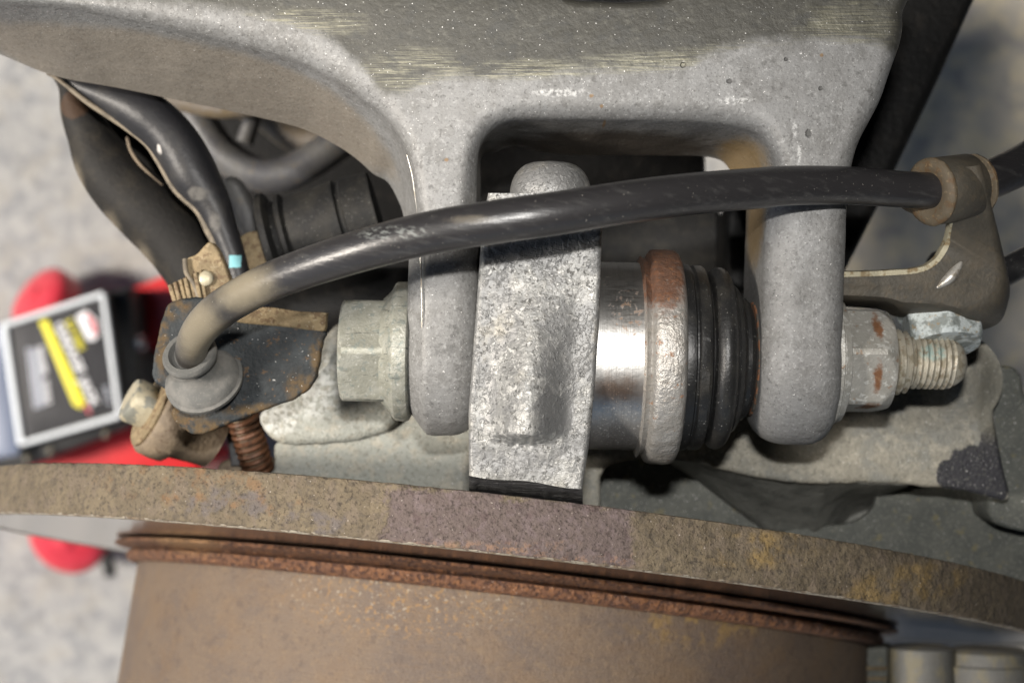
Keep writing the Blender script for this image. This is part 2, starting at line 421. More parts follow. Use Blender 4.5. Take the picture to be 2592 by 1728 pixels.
M['rotor_rim'] = mat('rusty_rotor_edge', (0.1037, 0.0812, 0.0529), [
    dict(n=110, lo=.42, hi=.62, c=(0.1354, 0.1068, 0.0686), d=6),
    dict(n=22, lo=.48, hi=.64, c=(0.0614, 0.0496, 0.0364), k=.7, d=6, seed=9),
    dict(n=(34, 60, 60), lo=.5, hi=.62, c=(0.1263, 0.0983, 0.0703), k=.8, d=5),
    dict(blob=[(420, 1240, 0, 330, 80), (640, 1290, 0, 150, 50)], n=60, lo=.47, hi=.62, warp=.5, soft=.5, c=(0.1534, 0.0838, 0.0371), k=.7, d=6),
    dict(blob=[(560, 1290, 0, 220, 60), (760, 1330, 0, 200, 45)], n=80, lo=.46, hi=.58, warp=.5, soft=.5, c=(0.0947, 0.0821, 0.0827), k=.7, d=6),
    # bare violet-brown patch where the scale came off
    dict(box=1, blob=[(1120, 1310, 0, 160, 76), (1310, 1334, 0, 200, 78), (1450, 1355, 0, 172, 78)], warp=1.0, ws=70, soft=.2, k=.85, c=(0.0947, 0.071, 0.0678), h=-3),
    dict(box=1, blob=[(1290, 1330, 0, 330, 110)], warp=.2, soft=.1, n=22, lo=.48, hi=.66, c=(0.1263, 0.0958, 0.095), k=.75),
    dict(box=1, blob=[(1290, 1330, 0, 330, 110)], warp=.2, soft=.1, n=30, lo=.55, hi=.68, c=(0.0768, 0.0513, 0.0496), k=.6, seed=4),
    dict(box=1, blob=[(1200, 1385, 0, 300, 26), (1480, 1420, 0, 160, 26)], warp=.8, ws=30, soft=.7, n=20, lo=.45, hi=.6, c=(0.2166, 0.1283, 0.0827), k=.7),
    dict(blob=[(2380, 1530, 0, 260, 70), (1950, 1400, 0, 200, 60)], n=70, lo=.4, hi=.6, warp=.5, soft=.5, c=(0.2437, 0.1625, 0.0579), k=.7, d=4),
    dict(n=10, lo=.55, hi=.7, c=(0.0406, 0.0316, 0.0248), k=.6, d=4, h=-3),
    dict(n=6, lo=.75, hi=.79, c=(0.5415, 0.4874, 0.4298), k=.6, d=1)], rough=.85, bumps=[(13, 7, 5), (44, 11, 4)])
M['rotor_lip'] = mat('flaking_rotor_lip', (.27, .24, .19), [dict(n=30, lo=.45, hi=.6, c=(.16, .12, .08), d=5), dict(n=9, lo=.55, hi=.63, c=(.07, .05, .04), k=.8)], rough=.8, bumps=[(12, 6, 4)])
M['rotor_face'] = mat('machined_rotor_face', (.55, .53, .50), [dict(n=(70, 70, 70), lo=.45, hi=.65, c=(.45, .43, .40), k=.5)], rough=.14, metal=1.0, bumps=[((5, 200, 200), .06)])
M['hat_rust'] = mat('flaky_red_rust', (0.0864, 0.036, 0.0158), [
    dict(n=22, lo=.45, hi=.62, c=(0.1368, 0.0576, 0.0216), d=6),
    dict(n=15, lo=.52, hi=.62, c=(0.0396, 0.0144, 0.0086), k=.85, d=4, h=-6),
    dict(blob=[(400, 1390, -600, 200, 80)], warp=.5, soft=.6, c=(0.216, 0.1224, 0.0504), k=.6),
    dict(n=8, lo=.64, hi=.7, c=(0.324, 0.2304, 0.18), k=.7)], rough=.8, bumps=[(13, 10, 5), (40, 8)])
M['hat'] = mat('brown_rust_film', (0.115, 0.083, 0.058), [
    dict(n=200, lo=.38, hi=.66, c=(0.0888, 0.0666, 0.0533), d=5),
    dict(n=(150, 110, 100), lo=.45, hi=.7, c=(0.1221, 0.0777, 0.0429), k=.6, d=7),
    dict(n=16, lo=.5, hi=.68, c=(0.148, 0.1036, 0.0629), k=.5, d=6),
    dict(n=40, lo=.55, hi=.66, c=(0.0629, 0.0444, 0.0355), k=.5, d=6, seed=7),
    dict(blob=[(860, 1540, 0, 330, 110), (1000, 1640, 0, 520, 110)], n=16, lo=.54, hi=.64, warp=.5, soft=.6, c=(0.2146, 0.1221, 0.0444), k=.7, d=4),
    dict(blob=[(1000, 1600, 0, 560, 140)], n=12, lo=.62, hi=.68, warp=.5, soft=.6, c=(0.2516, 0.222, 0.1776), k=.7, d=2),
    dict(blob=[(1900, 1680, 0, 330, 120)], n=60, lo=.45, hi=.6, warp=.5, soft=.6, c=(0.222, 0.1406, 0.0444), k=.7, d=4),
    dict(n=(160, 2.2, 30), lo=.5, hi=.62, c=(0.111, 0.074, 0.0481), k=.4),
    dict(n=7, lo=.6, hi=.68, c=(0.0666, 0.0407, 0.0259), k=.6, d=2)], rough=.68, metal=.15, bumps=[(9, 2.4, 5), ((160, 3, 30), 1.5), (30, 2.5)])
M['plate'] = mat('worn_black_plate', (.015, .018, .02), [
    dict(n=70, lo=.45, hi=.65, c=(.028, .033, .036), d=5),
    dict(blob=[(440, 1040, -190, 34, 60), (520, 1085, -190, 110, 32), (660, 1040, -190, 150, 26), (760, 985, -190, 52, 60), (800, 900, -190, 26, 90), (405, 880, -190, 24, 120), (440, 780, -190, 60, 40), (470, 1070, -190, 60, 40)], warp=1.2, ws=30, soft=.7, n=26, lo=.34, hi=.56, d=6, c=(.095, .062, .028), k=.8, r=.8),
    dict(n=18, lo=.6, hi=.66, c=(.10, .055, .022), k=.6, d=4),
    dict(n=6, lo=.75, hi=.79, c=W, k=.6, d=1)], rough=.6, spec=.25, bumps=[(9, 2.0), (40, 3)])
M['tan_steel'] = mat('dusty_tan_steel', (.16, .12, .065), [
    dict(n=50, lo=.42, hi=.62, c=(.24, .18, .10), d=4), dict(n=18, lo=.52, hi=.62, c=(.10, .06, .03), k=.8, d=4),
    dict(n=8, lo=.6, hi=.68, c=(.34, .29, .2), k=.5)], rough=.75, bumps=[(10, 3)])
M['strap'] = mat('dusty_olive_strap', (.055, .049, .038), [
    dict(n=90, lo=.4, hi=.62, c=(.078, .066, .048), d=5), dict(n=24, lo=.54, hi=.64, c=(.08, .065, .045), k=.7, d=4),
    dict(n=6, lo=.66, hi=.71, c=(.03, .025, .02), k=.6)], rough=.6, metal=.15, bumps=[(10, 1.5)])
M['strap_edge'] = mat('bare_cut_edge', (.34, .31, .22), [dict(n=24, lo=.5, hi=.62, c=(.20, .15, .08), d=4)], rough=.6, metal=.2, bumps=[(9, 2)])
M['strap_rust'] = mat('rusted_clamp_lip', (.10, .078, .05), [dict(n=24, lo=.48, hi=.62, c=(.10, .06, .028), d=4), dict(n=12, lo=.58, hi=.66, c=(.22, .17, .10), k=.6)], rough=.7, bumps=[(9, 2)])
M['bead'] = mat('worn_bright_bead', (.50, .48, .44), [dict(n=26, lo=.48, hi=.62, c=(.30, .27, .22), d=4)], rough=.4, metal=.5, bumps=[(8, 1)])
M['white_bolt'] = mat('blue_white_corroded_bolt', (.42, .46, .46), [dict(n=30, lo=.46, hi=.58, c=(.20, .22, .21), d=4), dict(n=16, lo=.6, hi=.66, c=(.25, .17, .07), k=.6)], rough=.6, bumps=[(10, 3)])
M['black_metal'] = mat('black_painted_metal', (.014, .014, .015), [
    dict(n=80, lo=.5, hi=.7, c=(.03, .03, .03), d=4),
    dict(n=6, lo=.72, hi=.75, c=(.4, .4, .38), k=.6, d=1)], rough=.33, bumps=[(40, 2)])
M['black_arm'] = mat('black_strap_paint', (.014, .014, .016), [
    dict(blob=[(402, 378, -500, 9, 17, 110)], warp=1.4, ws=12, soft=.5, c=(.4, .38, .36)),
    dict(blob=[(590, 660, -500, 18, 19, 200)], box=1, warp=.35, ws=9, soft=.15, c=(.16, .38, .42), r=.6),
    dict(blob=[(500, 490, -500, 40, 26, 200), (540, 560, -500, 24, 40, 200)], warp=.6, soft=.5, c=(.09, .085, .078), r=.6),
    dict(n=80, lo=.5, hi=.7, c=(.024, .023, .023), d=4)], rough=.46, spec=.35, bumps=[(40, 2)])
M['lit_edge'] = mat('tan_lit_edge', (.17, .14, .10), [dict(n=40, lo=.45, hi=.6, c=(.10, .083, .06), d=4)], rough=.7, bumps=[(12, 2)])  # pale tan painting the lit edges of strap and clip
M['dark_channel'] = mat('dark_channel_lit_edge', (.014, .013, .012), [
    dict(n=90, lo=.45, hi=.65, c=(.024, .021, .017), d=4),
    dict(blob=[(180, 262, -700, 50, 48, 400)], warp=.5, ws=24, soft=.2, c=(.05, .028, .016), k=.8),
    dict(blob=[(150, 330, -800, 36, 180, 2000), (205, 480, -800, 44, 110, 2000), (290, 590, -800, 56, 80, 2000), (370, 670, -800, 60, 80, 2000)], warp=.3, soft=.9, c=(.20, .17, .125), k=.8)], rough=.65, spec=.2, bumps=[(12, 2)])  # tan along the left edge: sunlit gradient painted into the colour
M['grey_pipe'] = mat('dusty_grey_pipe', (.05, .05, .054), [dict(n=120, lo=.4, hi=.65, c=(.075, .073, .07)), dict(n=30, lo=.58, hi=.68, c=(.11, .09, .06), k=.5, d=4)], rough=.5, bumps=[(20, 2)])
M['amber_pipe'] = mat('tan_dusted_pipe', (.15, .115, .068), [dict(n=120, lo=.4, hi=.65, c=(.16, .14, .12))], rough=.5, bumps=[(20, 2)])
M['black_boot'] = mat('dusty_black_rubber', (.009, .009, .009), [dict(n=60, lo=.42, hi=.65, c=(.017, .016, .014), d=4), dict(n=6, lo=.7, hi=.74, c=(.2, .2, .18), k=.4, d=1)], rough=.65, spec=.25, bumps=[(14, 2)])
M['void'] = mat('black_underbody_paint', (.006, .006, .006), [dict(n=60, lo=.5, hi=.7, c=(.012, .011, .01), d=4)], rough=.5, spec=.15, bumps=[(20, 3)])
M['copper'] = mat('copper_brown_coil', (0.11, 0.0468, 0.022), [dict(n=20, lo=.45, hi=.6, c=(0.0605, 0.0275, 0.0138), d=4)], rough=.5, metal=.3, bumps=[(9, 2)])
M['tie_rod'] = mat('dusty_brown_bushing', (.15, .115, .08), [dict(n=60, lo=.42, hi=.62, c=(.20, .155, .105), d=4), dict(n=24, lo=.58, hi=.66, c=(.09, .06, .04), k=.7, d=4)], rough=.7, bumps=[(12, 3)])
M['cap_steel'] = mat('pale_zinc_cap', (.40, .36, .26), [dict(n=50, lo=.5, hi=.6, c=(.20, .20, .17), d=3)], rough=.5, metal=.3, bumps=[(16, 2)])
M['grey_far'] = mat('dusty_grey_column', (.07, .07, .066), [
    dict(n=(60, 120, 60), lo=.45, hi=.6, c=(.10, .09, .06), d=4), dict(n=20, lo=.55, hi=.65, c=(.08, .08, .075), k=.7, d=4),
    dict(n=7, lo=.66, hi=.72, c=(.25, .27, .29), k=.4)], rough=.65, bumps=[(14, 3)])
M['ground'] = mat('worn_concrete', (.34, .34, .335), [
    dict(n=230, lo=.42, hi=.62, c=(.25, .255, .262), d=4), dict(n=100, lo=.5, hi=.64, c=(.39, .387, .375), d=3, k=.8),
    dict(n=150, lo=.56, hi=.68, c=(.20, .205, .215), k=.7, d=4),
    dict(n=260, lo=.5, hi=.62, c=(.36, .335, .285), k=.35, d=3), dict(n=40, lo=.6, hi=.68, c=(.22, .225, .23), k=.5),
    # warm paler floor tone offsetting the blue shade light, with brown blotches
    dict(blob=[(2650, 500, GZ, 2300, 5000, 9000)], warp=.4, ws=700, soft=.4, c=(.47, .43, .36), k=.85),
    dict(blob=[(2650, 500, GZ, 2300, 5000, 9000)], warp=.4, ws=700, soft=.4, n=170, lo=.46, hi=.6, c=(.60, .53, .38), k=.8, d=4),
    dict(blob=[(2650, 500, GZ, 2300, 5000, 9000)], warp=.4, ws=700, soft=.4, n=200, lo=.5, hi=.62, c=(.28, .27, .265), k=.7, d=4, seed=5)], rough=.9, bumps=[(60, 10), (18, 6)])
M['red'] = mat('red_jack_paint', (.55, .018, .02), [dict(n=120, lo=.45, hi=.65, c=(.48, .014, .016))], rough=.3, spec=.6)
M['red_wheel'] = mat('red_plastic_wheel', (.52, .035, .055), [dict(n=120, lo=.45, hi=.65, c=(.45, .025, .04))], rough=.32, spec=.6)
M['chrome'] = mat('chrome_trim', (.75, .78, .84), [], rough=.22, metal=1.0)
M['silver'] = mat('silver_label_border', (.80, .84, .87), [], rough=.3)
M['jack_black'] = mat('jack_black_plastic', (.02, .02, .02), [dict(n=60, lo=.5, hi=.7, c=(.035, .033, .03))], rough=.5)
M['label_dark'] = mat('label_charcoal', (.022, .022, .025), [dict(n=(30, 300, 300), lo=.45, hi=.65, c=(.035, .035, .04))], rough=.5, spec=.3)
M['yellow'] = mat('label_yellow', (.78, .70, .03), [], rough=.5)
M['white'] = mat('label_white', (.80, .80, .82), [], rough=.5)
M['label_red'] = mat('label_red', (.62, .10, .12), [], rough=.5)
M['grey_ink'] = mat('label_grey_ink', (.42, .44, .50), [], rough=.5)
M['shading_arch'] = mat('black_shading_liner', (.012, .012, .012), [], rough=.8, spec=.2)  # black for the unseen pieces added to block light

# ---------------------------------------------------------------- the setting
def ground():
    n = 48; V, F = [], []
    S = 90000
    for j in range(n + 1):
        for i in range(n + 1):
            u = (i / n * 2 - 1); v = (j / n * 2 - 1)
            V.append(Vector((u * abs(u) * S, v * abs(v) * S, GZ)))
    for j in range(n):
        for i in range(n):
            a = j * (n + 1) + i; F.append((a, a + 1, a + n + 2, a + n + 1))
    return V, F
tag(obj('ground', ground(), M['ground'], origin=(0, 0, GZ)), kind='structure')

def arch():
    # unseen wing and wheel arch, added to shade the scene: open left and outboard
    pts = [(-4450, 5600), (-3000, 6500), (0, 7000), (5000, 7000), (8500, 6200), (10500, 3000), (11000, -2500)]
    rings = []
    for y in (-10000, -2500, 0, 4000, 9000, 13000):
        rings.append([Vector((x, y, z - 900)) for x, z in pts] + [Vector((x + (x - 2000) * .03, y, z - 600)) for x, z in reversed(pts)])
    return loft(rings)
tag(obj('shading_arch', arch(), M['shading_arch']), kind='structure')
tag(obj('shading_wall', box((2000, 5200, -500), 17000, 500, 12000, 60), M['shading_arch']), kind='structure')  # unseen engine-side wall, added to keep stray sky light out
la = thing('shade_plate', 'black broad plate in place of the lower arm, added to shade the floor', 'suspension arm', (600, 0, -4600))  # oversized plate, added so its shadow falls on the right-hand floor
obj('shade_slab', box((50, -1050, -4600), 1900, 7900, 400, 120), M['shading_arch'], la)

# ---------------------------------------------------------------- aluminium control arm with its fork
ZA = -200.0                                   # height of the pivot bolt axis
KA = (D - ZA) / D
arm = thing('control_arm', 'large grey cast aluminium suspension arm ending in a two-legged fork', 'suspension arm', P(1500, 150, 60))
cps = [  # top face edge, start of the side wall, lower edge of the side wall (None: straight down)
    ((-160, -75), (-160, -15), (-160, 75)), ((0, -25), (0, 13), (0, 138)), ((160, 2), (150, 25), (140, 193)), ((312, 13), (310, 50), (300, 223)),
    ((473, 31), (465, 84), (464, 257)), ((670, 58), (640, 125), (603, 286)), ((804, 98), (760, 162), (759, 324)), ((870, 147), (840, 200), (848, 366)),
    ((935, 190), (905, 245), (902, 402)), ((985, 225), (965, 290), (945, 440)), ((1022, 275), (1005, 340), (980, 460)), ((1060, 350), (1035, 400), (1003, 497)),
    ((1078, 440), (1048, 470), (1021, 545)), ((1088, 560), (1058, 560), (1027, 615)), ((1092, 612), (1062, 612), (1028, 620)),
    ((1150, 606), (1203, 606), None), ((1152, 560), (1206, 560), None), ((1158, 440), (1208, 440), None), ((1170, 370), (1214, 378), (1218, 400)),
    ((1200, 305), (1240, 335), (1252, 386)), ((1262, 264), (1285, 310), (1304, 370)), ((1340, 250), (1340, 303), (1371, 384)), ((1460, 247), (1460, 304), (1440, 392)),
    ((1600, 249), (1600, 306), (1570, 393)), ((1720, 252), (1720, 309), (1690, 394)), ((1850, 262), (1845, 318), (1780, 396)), ((1955, 298), (1922, 345), (1830, 410)),
    ((2002, 380), (1958, 405), (1856, 448)), ((2014, 455), (1962, 460), (1872, 490)), ((2020, 505), (1958, 505), (1880, 505)),
    ((2080, 505), (2138, 505), None), ((2085, 465), (2144, 465), None), ((2100, 420), (2155, 415), None), ((2130, 357), (2173, 357), None),
    ((2170, 263), (2222, 263), None), ((2205, 195), (2246, 195), None), ((2238, 110), (2277, 103), None), ((2246, 40), (2281, 40), None), ((2240, -70), (2272, -70), None),
    ((1800, -70), (1790, -70), None), ((1700, 10), (1695, -6), None), ((1620, 22), (1620, 8), None), ((1520, 22), (1520, 8), None), ((1430, 12), (1430, -4), None),
    ((1330, -70), (1340, -75), None), ((600, -90), (600, -95), None)]
Z0, Z2, Z3 = 60.0, 8.0, -400.0
a0 = [P(*c[0], Z0) for c in cps]; a2 = [P(*c[1], Z2) for c in cps]
a3 = [P(*c[2], Z3) if c[2] else P(*c[1], Z2) * 1.0 + Vector((0, 0, Z3 - Z2)) for c in cps]
for i, c in enumerate(cps):                  # the legs sink towards the eyes
    if c[0][1] >= 430:
        s = min(1, (c[0][1] - 400) / (150 if c[0][0] > 1800 else 230))
        a2[i] = P(*c[1], Z2 - 55 * s)
n = 8
o0, o2, o3 = catmull(a0, n, True), catmull(a2, n, True), catmull(a3, n, True)
def eff(i): return i / n
rings = []
for k in range(8):
    t = k / 7 * math.pi / 2
    rings.append([Vector((p.x + (q.x - p.x) * math.sin(t), p.y + (q.y - p.y) * math.sin(t), p.z + (q.z - p.z) * (1 - math.cos(t)))) for p, q in zip(o0, o2)])
for k in range(1, 7):
    t = k / 6
    rings.append([p.lerp(q, t) + Vector((mn.noise(p * .012 + Vector((0, 0, k * .8))), mn.noise(p * .012 + Vector((5, 0, k * .8))), 0)) * (7 * math.sin(t * math.pi)) for p, q in zip(o2, o3)])
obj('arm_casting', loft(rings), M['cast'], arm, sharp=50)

AX_ANG = -0.0215
AX = Vector((math.cos(AX_ANG), math.sin(AX_ANG), 0))
AO = P(1296, 895, ZA)                         # point of the pivot axis under the picture centre
def axis_pt(x): return AO + AX * x
def lug(x0, x1, Re, ztop, ytop, bl, br, name, seedv, lean=0.0):
    """eye end of a fork leg: eye round the pivot axis and a shank up to ytop, rounded over both side faces"""
    zb = -400.0
    rings = []
    ns = 12
    prof = []                                  # (x, inset)
    for k in range(ns + 1):
        t = k / ns * math.pi / 2
        prof.append((x0 + bl * (1 - math.sin(t)) if False else x0 + bl * (1 - math.cos(t)), bl * .75 * (1 - math.sin(t))))
    for k in range(ns + 1):
        t = math.pi / 2 - k / ns * math.pi / 2
        prof.append((x1 - br * (1 - math.cos(t)), br * .75 * (1 - math.sin(t))))
    if name == 'l':
        prof = [(x0, 70), (x0 + 3, 58), (x0 + 10, 46), (x0 + 22, 30), (x0 + 34, 16), (x0 + 44, 5), (x0 + 47, 2), (x0 + 56, 0), (x0 + 70, -1)] + prof[ns + 1:]
    for x, d in prof:
        c = axis_pt(x); r = Re - d
        ring = []
        zt = ztop - d; zl = zb + d
        st = max(-1, min(1, (zt - ZA) / r)); sl = max(-1, min(1, (zl - ZA) / r))
        ang_t = math.pi - math.asin(st)       # measured from -Y direction towards +Z
        ang_l = -math.pi - math.asin(sl) if False else -(math.pi - math.asin(-sl))
        m = 14
        for k in range(m + 1):                 # shank upper edge, from the top down to the eye
            y = ytop + (c.y - r * math.cos(ang_t) - ytop) * k / m
            ring.append(Vector((c.x + lean * (y - c.y), y, zt)))
        q = 48
        for k in range(1, q):
            a = ang_t + (ang_l - ang_t) * k / q
            ring.append(Vector((c.x, c.y - r * math.cos(a), ZA + r * math.sin(a))))
        for k in range(m + 1):
            y = c.y - r * math.cos(ang_l) + (ytop - c.y + r * math.cos(ang_l)) * k / m
            ring.append(Vector((c.x + lean * (y - c.y), y, zl)))
        ring = [v + Vector((mn.noise(v * .02 + Vector((seedv, 0, 0))), mn.noise(v * .02 + Vector((seedv, 4, 0))), mn.noise(v * .02 + Vector((seedv, 8, 0))))) * 1.6 for v in ring]
        rings.append(ring)
    return loft(rings)
obj('fork_lug', lug(-272, -92, 222, 17, P(0, 590).y, 62, 80, 'l', 0, .03), M['cast'], arm, sharp=60)
obj('fork_lug', lug(636, 840, 226, 17, P(0, 470).y, 90, 66, 'r', 7, .035), M['cast'], arm, sharp=60)

pl_ = [P(1030, 392, 12), P(1043, 440, 10), P(1051, 491, -2), P(1058, 542, -16), P(1063, 610, -14), P(1064, 640, 14), P(1066, 700, 16), P(1068, 760, 17), P(1068, 830, 18)]
obj('parting_line', tube([p + Vector((0, 0, 2)) for p in pl_], [1, 2.2, 2.8, 2.4, 2, 2.4, 1.6, 2.2, .6], 8, 6), M['bead'], arm)

# ---------------------------------------------------------------- ball joint between the legs
bj = thing('ball_joint', 'mottled grey aluminium joint block with a shiny steel sleeve, held between the fork legs', 'ball joint', P(1360, 870, 0))
def lerp_tab(tab, y):
    for (y0, x0), (y1, x1) in zip(tab, tab[1:]):
        if y <= y1: return x0 + (x1 - x0) * max(0, (y - y0)) / (y1 - y0)
    return tab[-1][1]
LT = [(489, 1236), (560, 1220), (617, 1217), (1040, 1186), (1207, 1187)]
RT = [(489, 1530), (602, 1523), (806, 1517), (959, 1507), (1076, 1496), (1138, 1489), (1232, 1474)]
def sm(a, b, x):
    t = max(0, min(1, (x - a) / (b - a))); return t * t * (3 - 2 * t)
nu, nv = 60, 110
V, F = [], []
ZB = 70.0
for j in range(nv + 1):
    for i in range(nu + 1):
        u, v = i / nu, j / nv
        yl, yr = 489 + (1203 - 489) * v, 489 + (1236 - 489) * v
        x = lerp_tab(LT, yl) * (1 - u) + lerp_tab(RT, yr) * u
        y = yl * (1 - u) + yr * u + 3 * math.sin(u * 9) * (v > .98)
        dx = (x - 1338 + (y - 1000) * .06) / 118
        dome = .5 + .5 * math.cos(math.pi * max(-1, min(1, dx)))
        h = 78 * dome * sm(640, 1085, y) * (1 - sm(1084 + 14 * (1 - dx * dx), 1114 + 12 * (1 - dx * dx) + 8 * mn.noise(Vector((x * .08, y * .03, 0))), y))
        ed = min(u * 300, (1 - u) * 300); e = max(0, 1 - ed / 9)
        h -= 9 * e * e
        h += 3.5 * mn.noise(Vector((x * .02, y * .02, 1))) + 1.2 * mn.noise(Vector((x * .09, y * .09, 3)))
        V.append(P(x, y, ZB + h))
for j in range(nv):
    for i in range(nu):
        a = j * (nu + 1) + i; F.append((a, a + 1, a + nu + 2, a + nu + 1))
edge = [i for i in range(nu + 1)] + [(j + 1) * (nu + 1) + nu for j in range(nv)] + [nv * (nu + 1) + i for i in range(nu - 1, -1, -1)] + [j * (nu + 1) for j in range(nv - 1, 0, -1)]
b0 = len(V)
for i in edge: V.append(V[i] + Vector((0, 0, -430)))
m_ = len(edge)
for k in range(m_): F.append((edge[k], edge[(k + 1) % m_], b0 + (k + 1) % m_, b0 + k))
obj('joint_block', (V, F), M['block'], bj, sharp=45)
# broken dark lower lip of the block
lip = []
for k in range(41):
    u = k / 40
    x = 1187 + (1474 - 1187) * u; y = 1203 + (1236 - 1203) * u
    j1 = 5 * mn.noise(Vector((u * 14, 0, 0))); j2 = 5 * mn.noise(Vector((u * 14, 5, 0)))
    q = [P(x, y - 2, ZB - 14), P(x + 1, y + 10 + j1, ZB - 30), P(x + 1, y + 22 - 8 * u + j2 * .6, ZB - 70 + j1 * 2), P(x + 1, y + 40 + 6 * j2 * .3, ZB - 120), P(x + 1, y + 52, ZB - 330), P(x, y - 30, ZB - 330), P(x, y - 30, ZB - 16)]
    lip.append(q)
obj('broken_lip', loft(lip), M['dark_break'], bj, sharp=30)
kn = P(1392, 560, -40)
prof = [(-60, 104)] + [(70 + 78 * math.sin(t / 8 * math.pi / 2), 104 - 62 * (1 - math.cos(t / 8 * math.pi / 2))) for t in range(9)] + [(152, 20)]
obj('round_stud', revolve(kn, (0.02, 1, 0), prof, 72), M['block'], bj, sharp=50)
def rough_r(amp, sc, sd=0):
    return lambda a, r, th: r + amp * mn.noise(Vector((a * sc, math.cos(th) * r * sc, math.sin(th) * r * sc + sd)))
obj('steel_sleeve', revolve(AO, AX, [(150, 250), (352, 250)], 160), M['steel'], bj)
obj('crimp_ring', revolve(AO, AX, [(326, 240), (334, 256), (336, 268), (344, 262), (350, 260), (356, 276), (362, 284), (372, 286), (404, 286), (424, 284), (432, 279), (438, 266), (440, 230)], 160, rough_r(3, .03)), M['ring'], bj, sharp=55)
boot = [(434, 238), (438, 248), (450, 250), (462, 248), (466, 240), (470, 240), (476, 246), (496, 245), (504, 240), (508, 226), (511, 214), (514, 213)]
boot += [(514 + 30 + 30 * math.sin(t), 208 + 34 * math.cos(t)) for t in [(-1.5 + 3.0 * k / 12) for k in range(13)]]
boot += [(577, 196), (582, 200), (592, 192), (600, 178), (601, 168), (606, 164), (616, 163), (626, 154), (630, 140), (638, 138), (648, 120)]
obj('rubber_boot', revolve(AO, AX, boot, 160, rough_r(2, .02)), M['rubber'], bj, sharp=30)
obj('boot_lip', revolve(AO, AX, [(630, 100), (634, 150), (648, 158), (658, 154), (676, 130), (690, 100)], 96, rough_r(5, .06)), M['boot_end'], bj)

# ---------------------------------------------------------------- pivot bolt and nut
def hexr(apo, turn):
    def f(th):
        t = ((th - turn + math.pi / 6) % (math.pi / 3)) - math.pi / 6
        return min(apo / math.cos(t), apo * 1.125)
    return f
def hexprism(O, A, x0, x1, apo, turn, ch0=0, ch1=0, seg=180):
    h = hexr(apo, turn)
    prof = []
    for x in [x0 + (x1 - x0) * k / 20 for k in range(21)]:
        cone = 1e9
        if ch0: cone = min(cone, apo * 0.99 + (x - x0) * ch0)
        if ch1: cone = min(cone, apo * 0.99 + (x1 - x) * ch1)
        prof.append((x, cone))
    return revolve(O, A, prof, seg, lambda a, r, th: min(h(th), r))
bolt = thing('pivot_bolt', 'pale zinc hex flange bolt through the fork legs', 'bolt', axis_pt(-300))
# angle 0 points to the viewer (T); a corner faces the viewer on the head
obj('hex_head', hexprism(AO, AX, -452, -330, 133, math.pi / 6, ch0=1.6), M['bolt'], bolt, sharp=25)
obj('flange', revolve(AO, AX, [(-346, 120), (-344, 141), (-334, 150), (-320, 166), (-312, 181), (-306, 186), (-282, 187), (-272, 184), (-266, 170)], 120, rough_r(2, .03)), M['bolt'], bolt, sharp=35)
obj('shank', revolve(AO, AX, [(-300, 70), (700, 70)], 40), M['bolt'], bolt)
pitch = 15.5
def thr(a, r, th):
    f = (a / pitch + th / (2 * math.pi)) % 1.0
    return r - 8 * abs(2 * f - 1)
tp = [(1020 + k * 1.55, 72) for k in range(91)]
tp += [(1160 + k * 4, 72 - k * 1.1) for k in range(1, 4)]
obj('threaded_end', revolve(AO, AX, tp, 64, thr, cap1=False), M['thread'], bolt, sharp=60)
obj('bolt_tip', revolve(AO, AX, [(1150, 50), (1152, 66), (1166, 65), (1184, 60), (1200, 48), (1210, 28), (1211, 12)], 64), M['thread'], bolt)
nut = thing('lock_nut', 'whitish hex nut with orange rust dashes on the pivot bolt', 'nut', axis_pt(930))
obj('nut_flange', revolve(AO, AX, [(834, 150), (836, 176), (850, 178), (853, 172), (856, 172), (858, 166), (872, 163), (876, 150)], 120, rough_r(2, .03)), M['nut'], nut, sharp=30)
obj('hex_body', hexprism(AO, AX, 870, 1000, 127, R(19) , ch1=.55), M['nut'], nut, sharp=22)
obj('crown', revolve(AO, AX, [(990, 108), (1006, 104), (1012, 94), (1016, 84), (1020, 82), (1026, 88), (1032, 88), (1036, 80), (1044, 78), (1050, 84), (1054, 78)], 96), M['thread'], nut, sharp=30)

# ---------------------------------------------------------------- rubber hose running over the joint
hose = thing('rubber_hose', 'thick black rubber hose arching over the joint into a grey grommet', 'hose', P(1200, 560, 350))
hp = [P(500, 935, -150), P(484, 893, -70), P(499, 846, 20), P(541, 797, 100), P(607, 752, 170), P(713, 701, 250), P(891, 641, 330), P(1085, 590, 380), P(1250, 562, 400), P(1400, 541, 395), P(1600, 510, 345), P(1750, 491, 280), P(1900, 478, 200), P(2000, 470, 150), P(2150, 470, 70), P(2280, 479, 10), P(2400, 482, -40), P(2470, 468, -90), P(2530, 444, -150), P(2620, 398, -250), P(2760, 300, -400)]
hr = [36, 40, 43, 46, 46, 46, 48, 49, 49, 49, 49, 49, 49, 48, 47, 46, 46, 50, 53, 55, 55]
obj('hose_tube', tube(hp, hr, 40, 8), M['hose'], hose)
g0, g1 = P(512, 952, -175), P(478, 893, -85)
gd = (g1 - g0); gl = gd.length
prof = [(-30, 100), (-22, 106), (-12, 106), (-8, 98), (6, 92), (14, 80), (24, 64), (40, 54), (gl - 34, 47), (gl - 28, 50), (gl - 24, 66), (gl - 18, 71), (gl - 4, 72), (gl + 3, 67), (gl + 4, 54), (gl - 8, 48)]
obj('grommet', revolve(g0, gd, prof, 96), M['grommet'], hose, sharp=40)

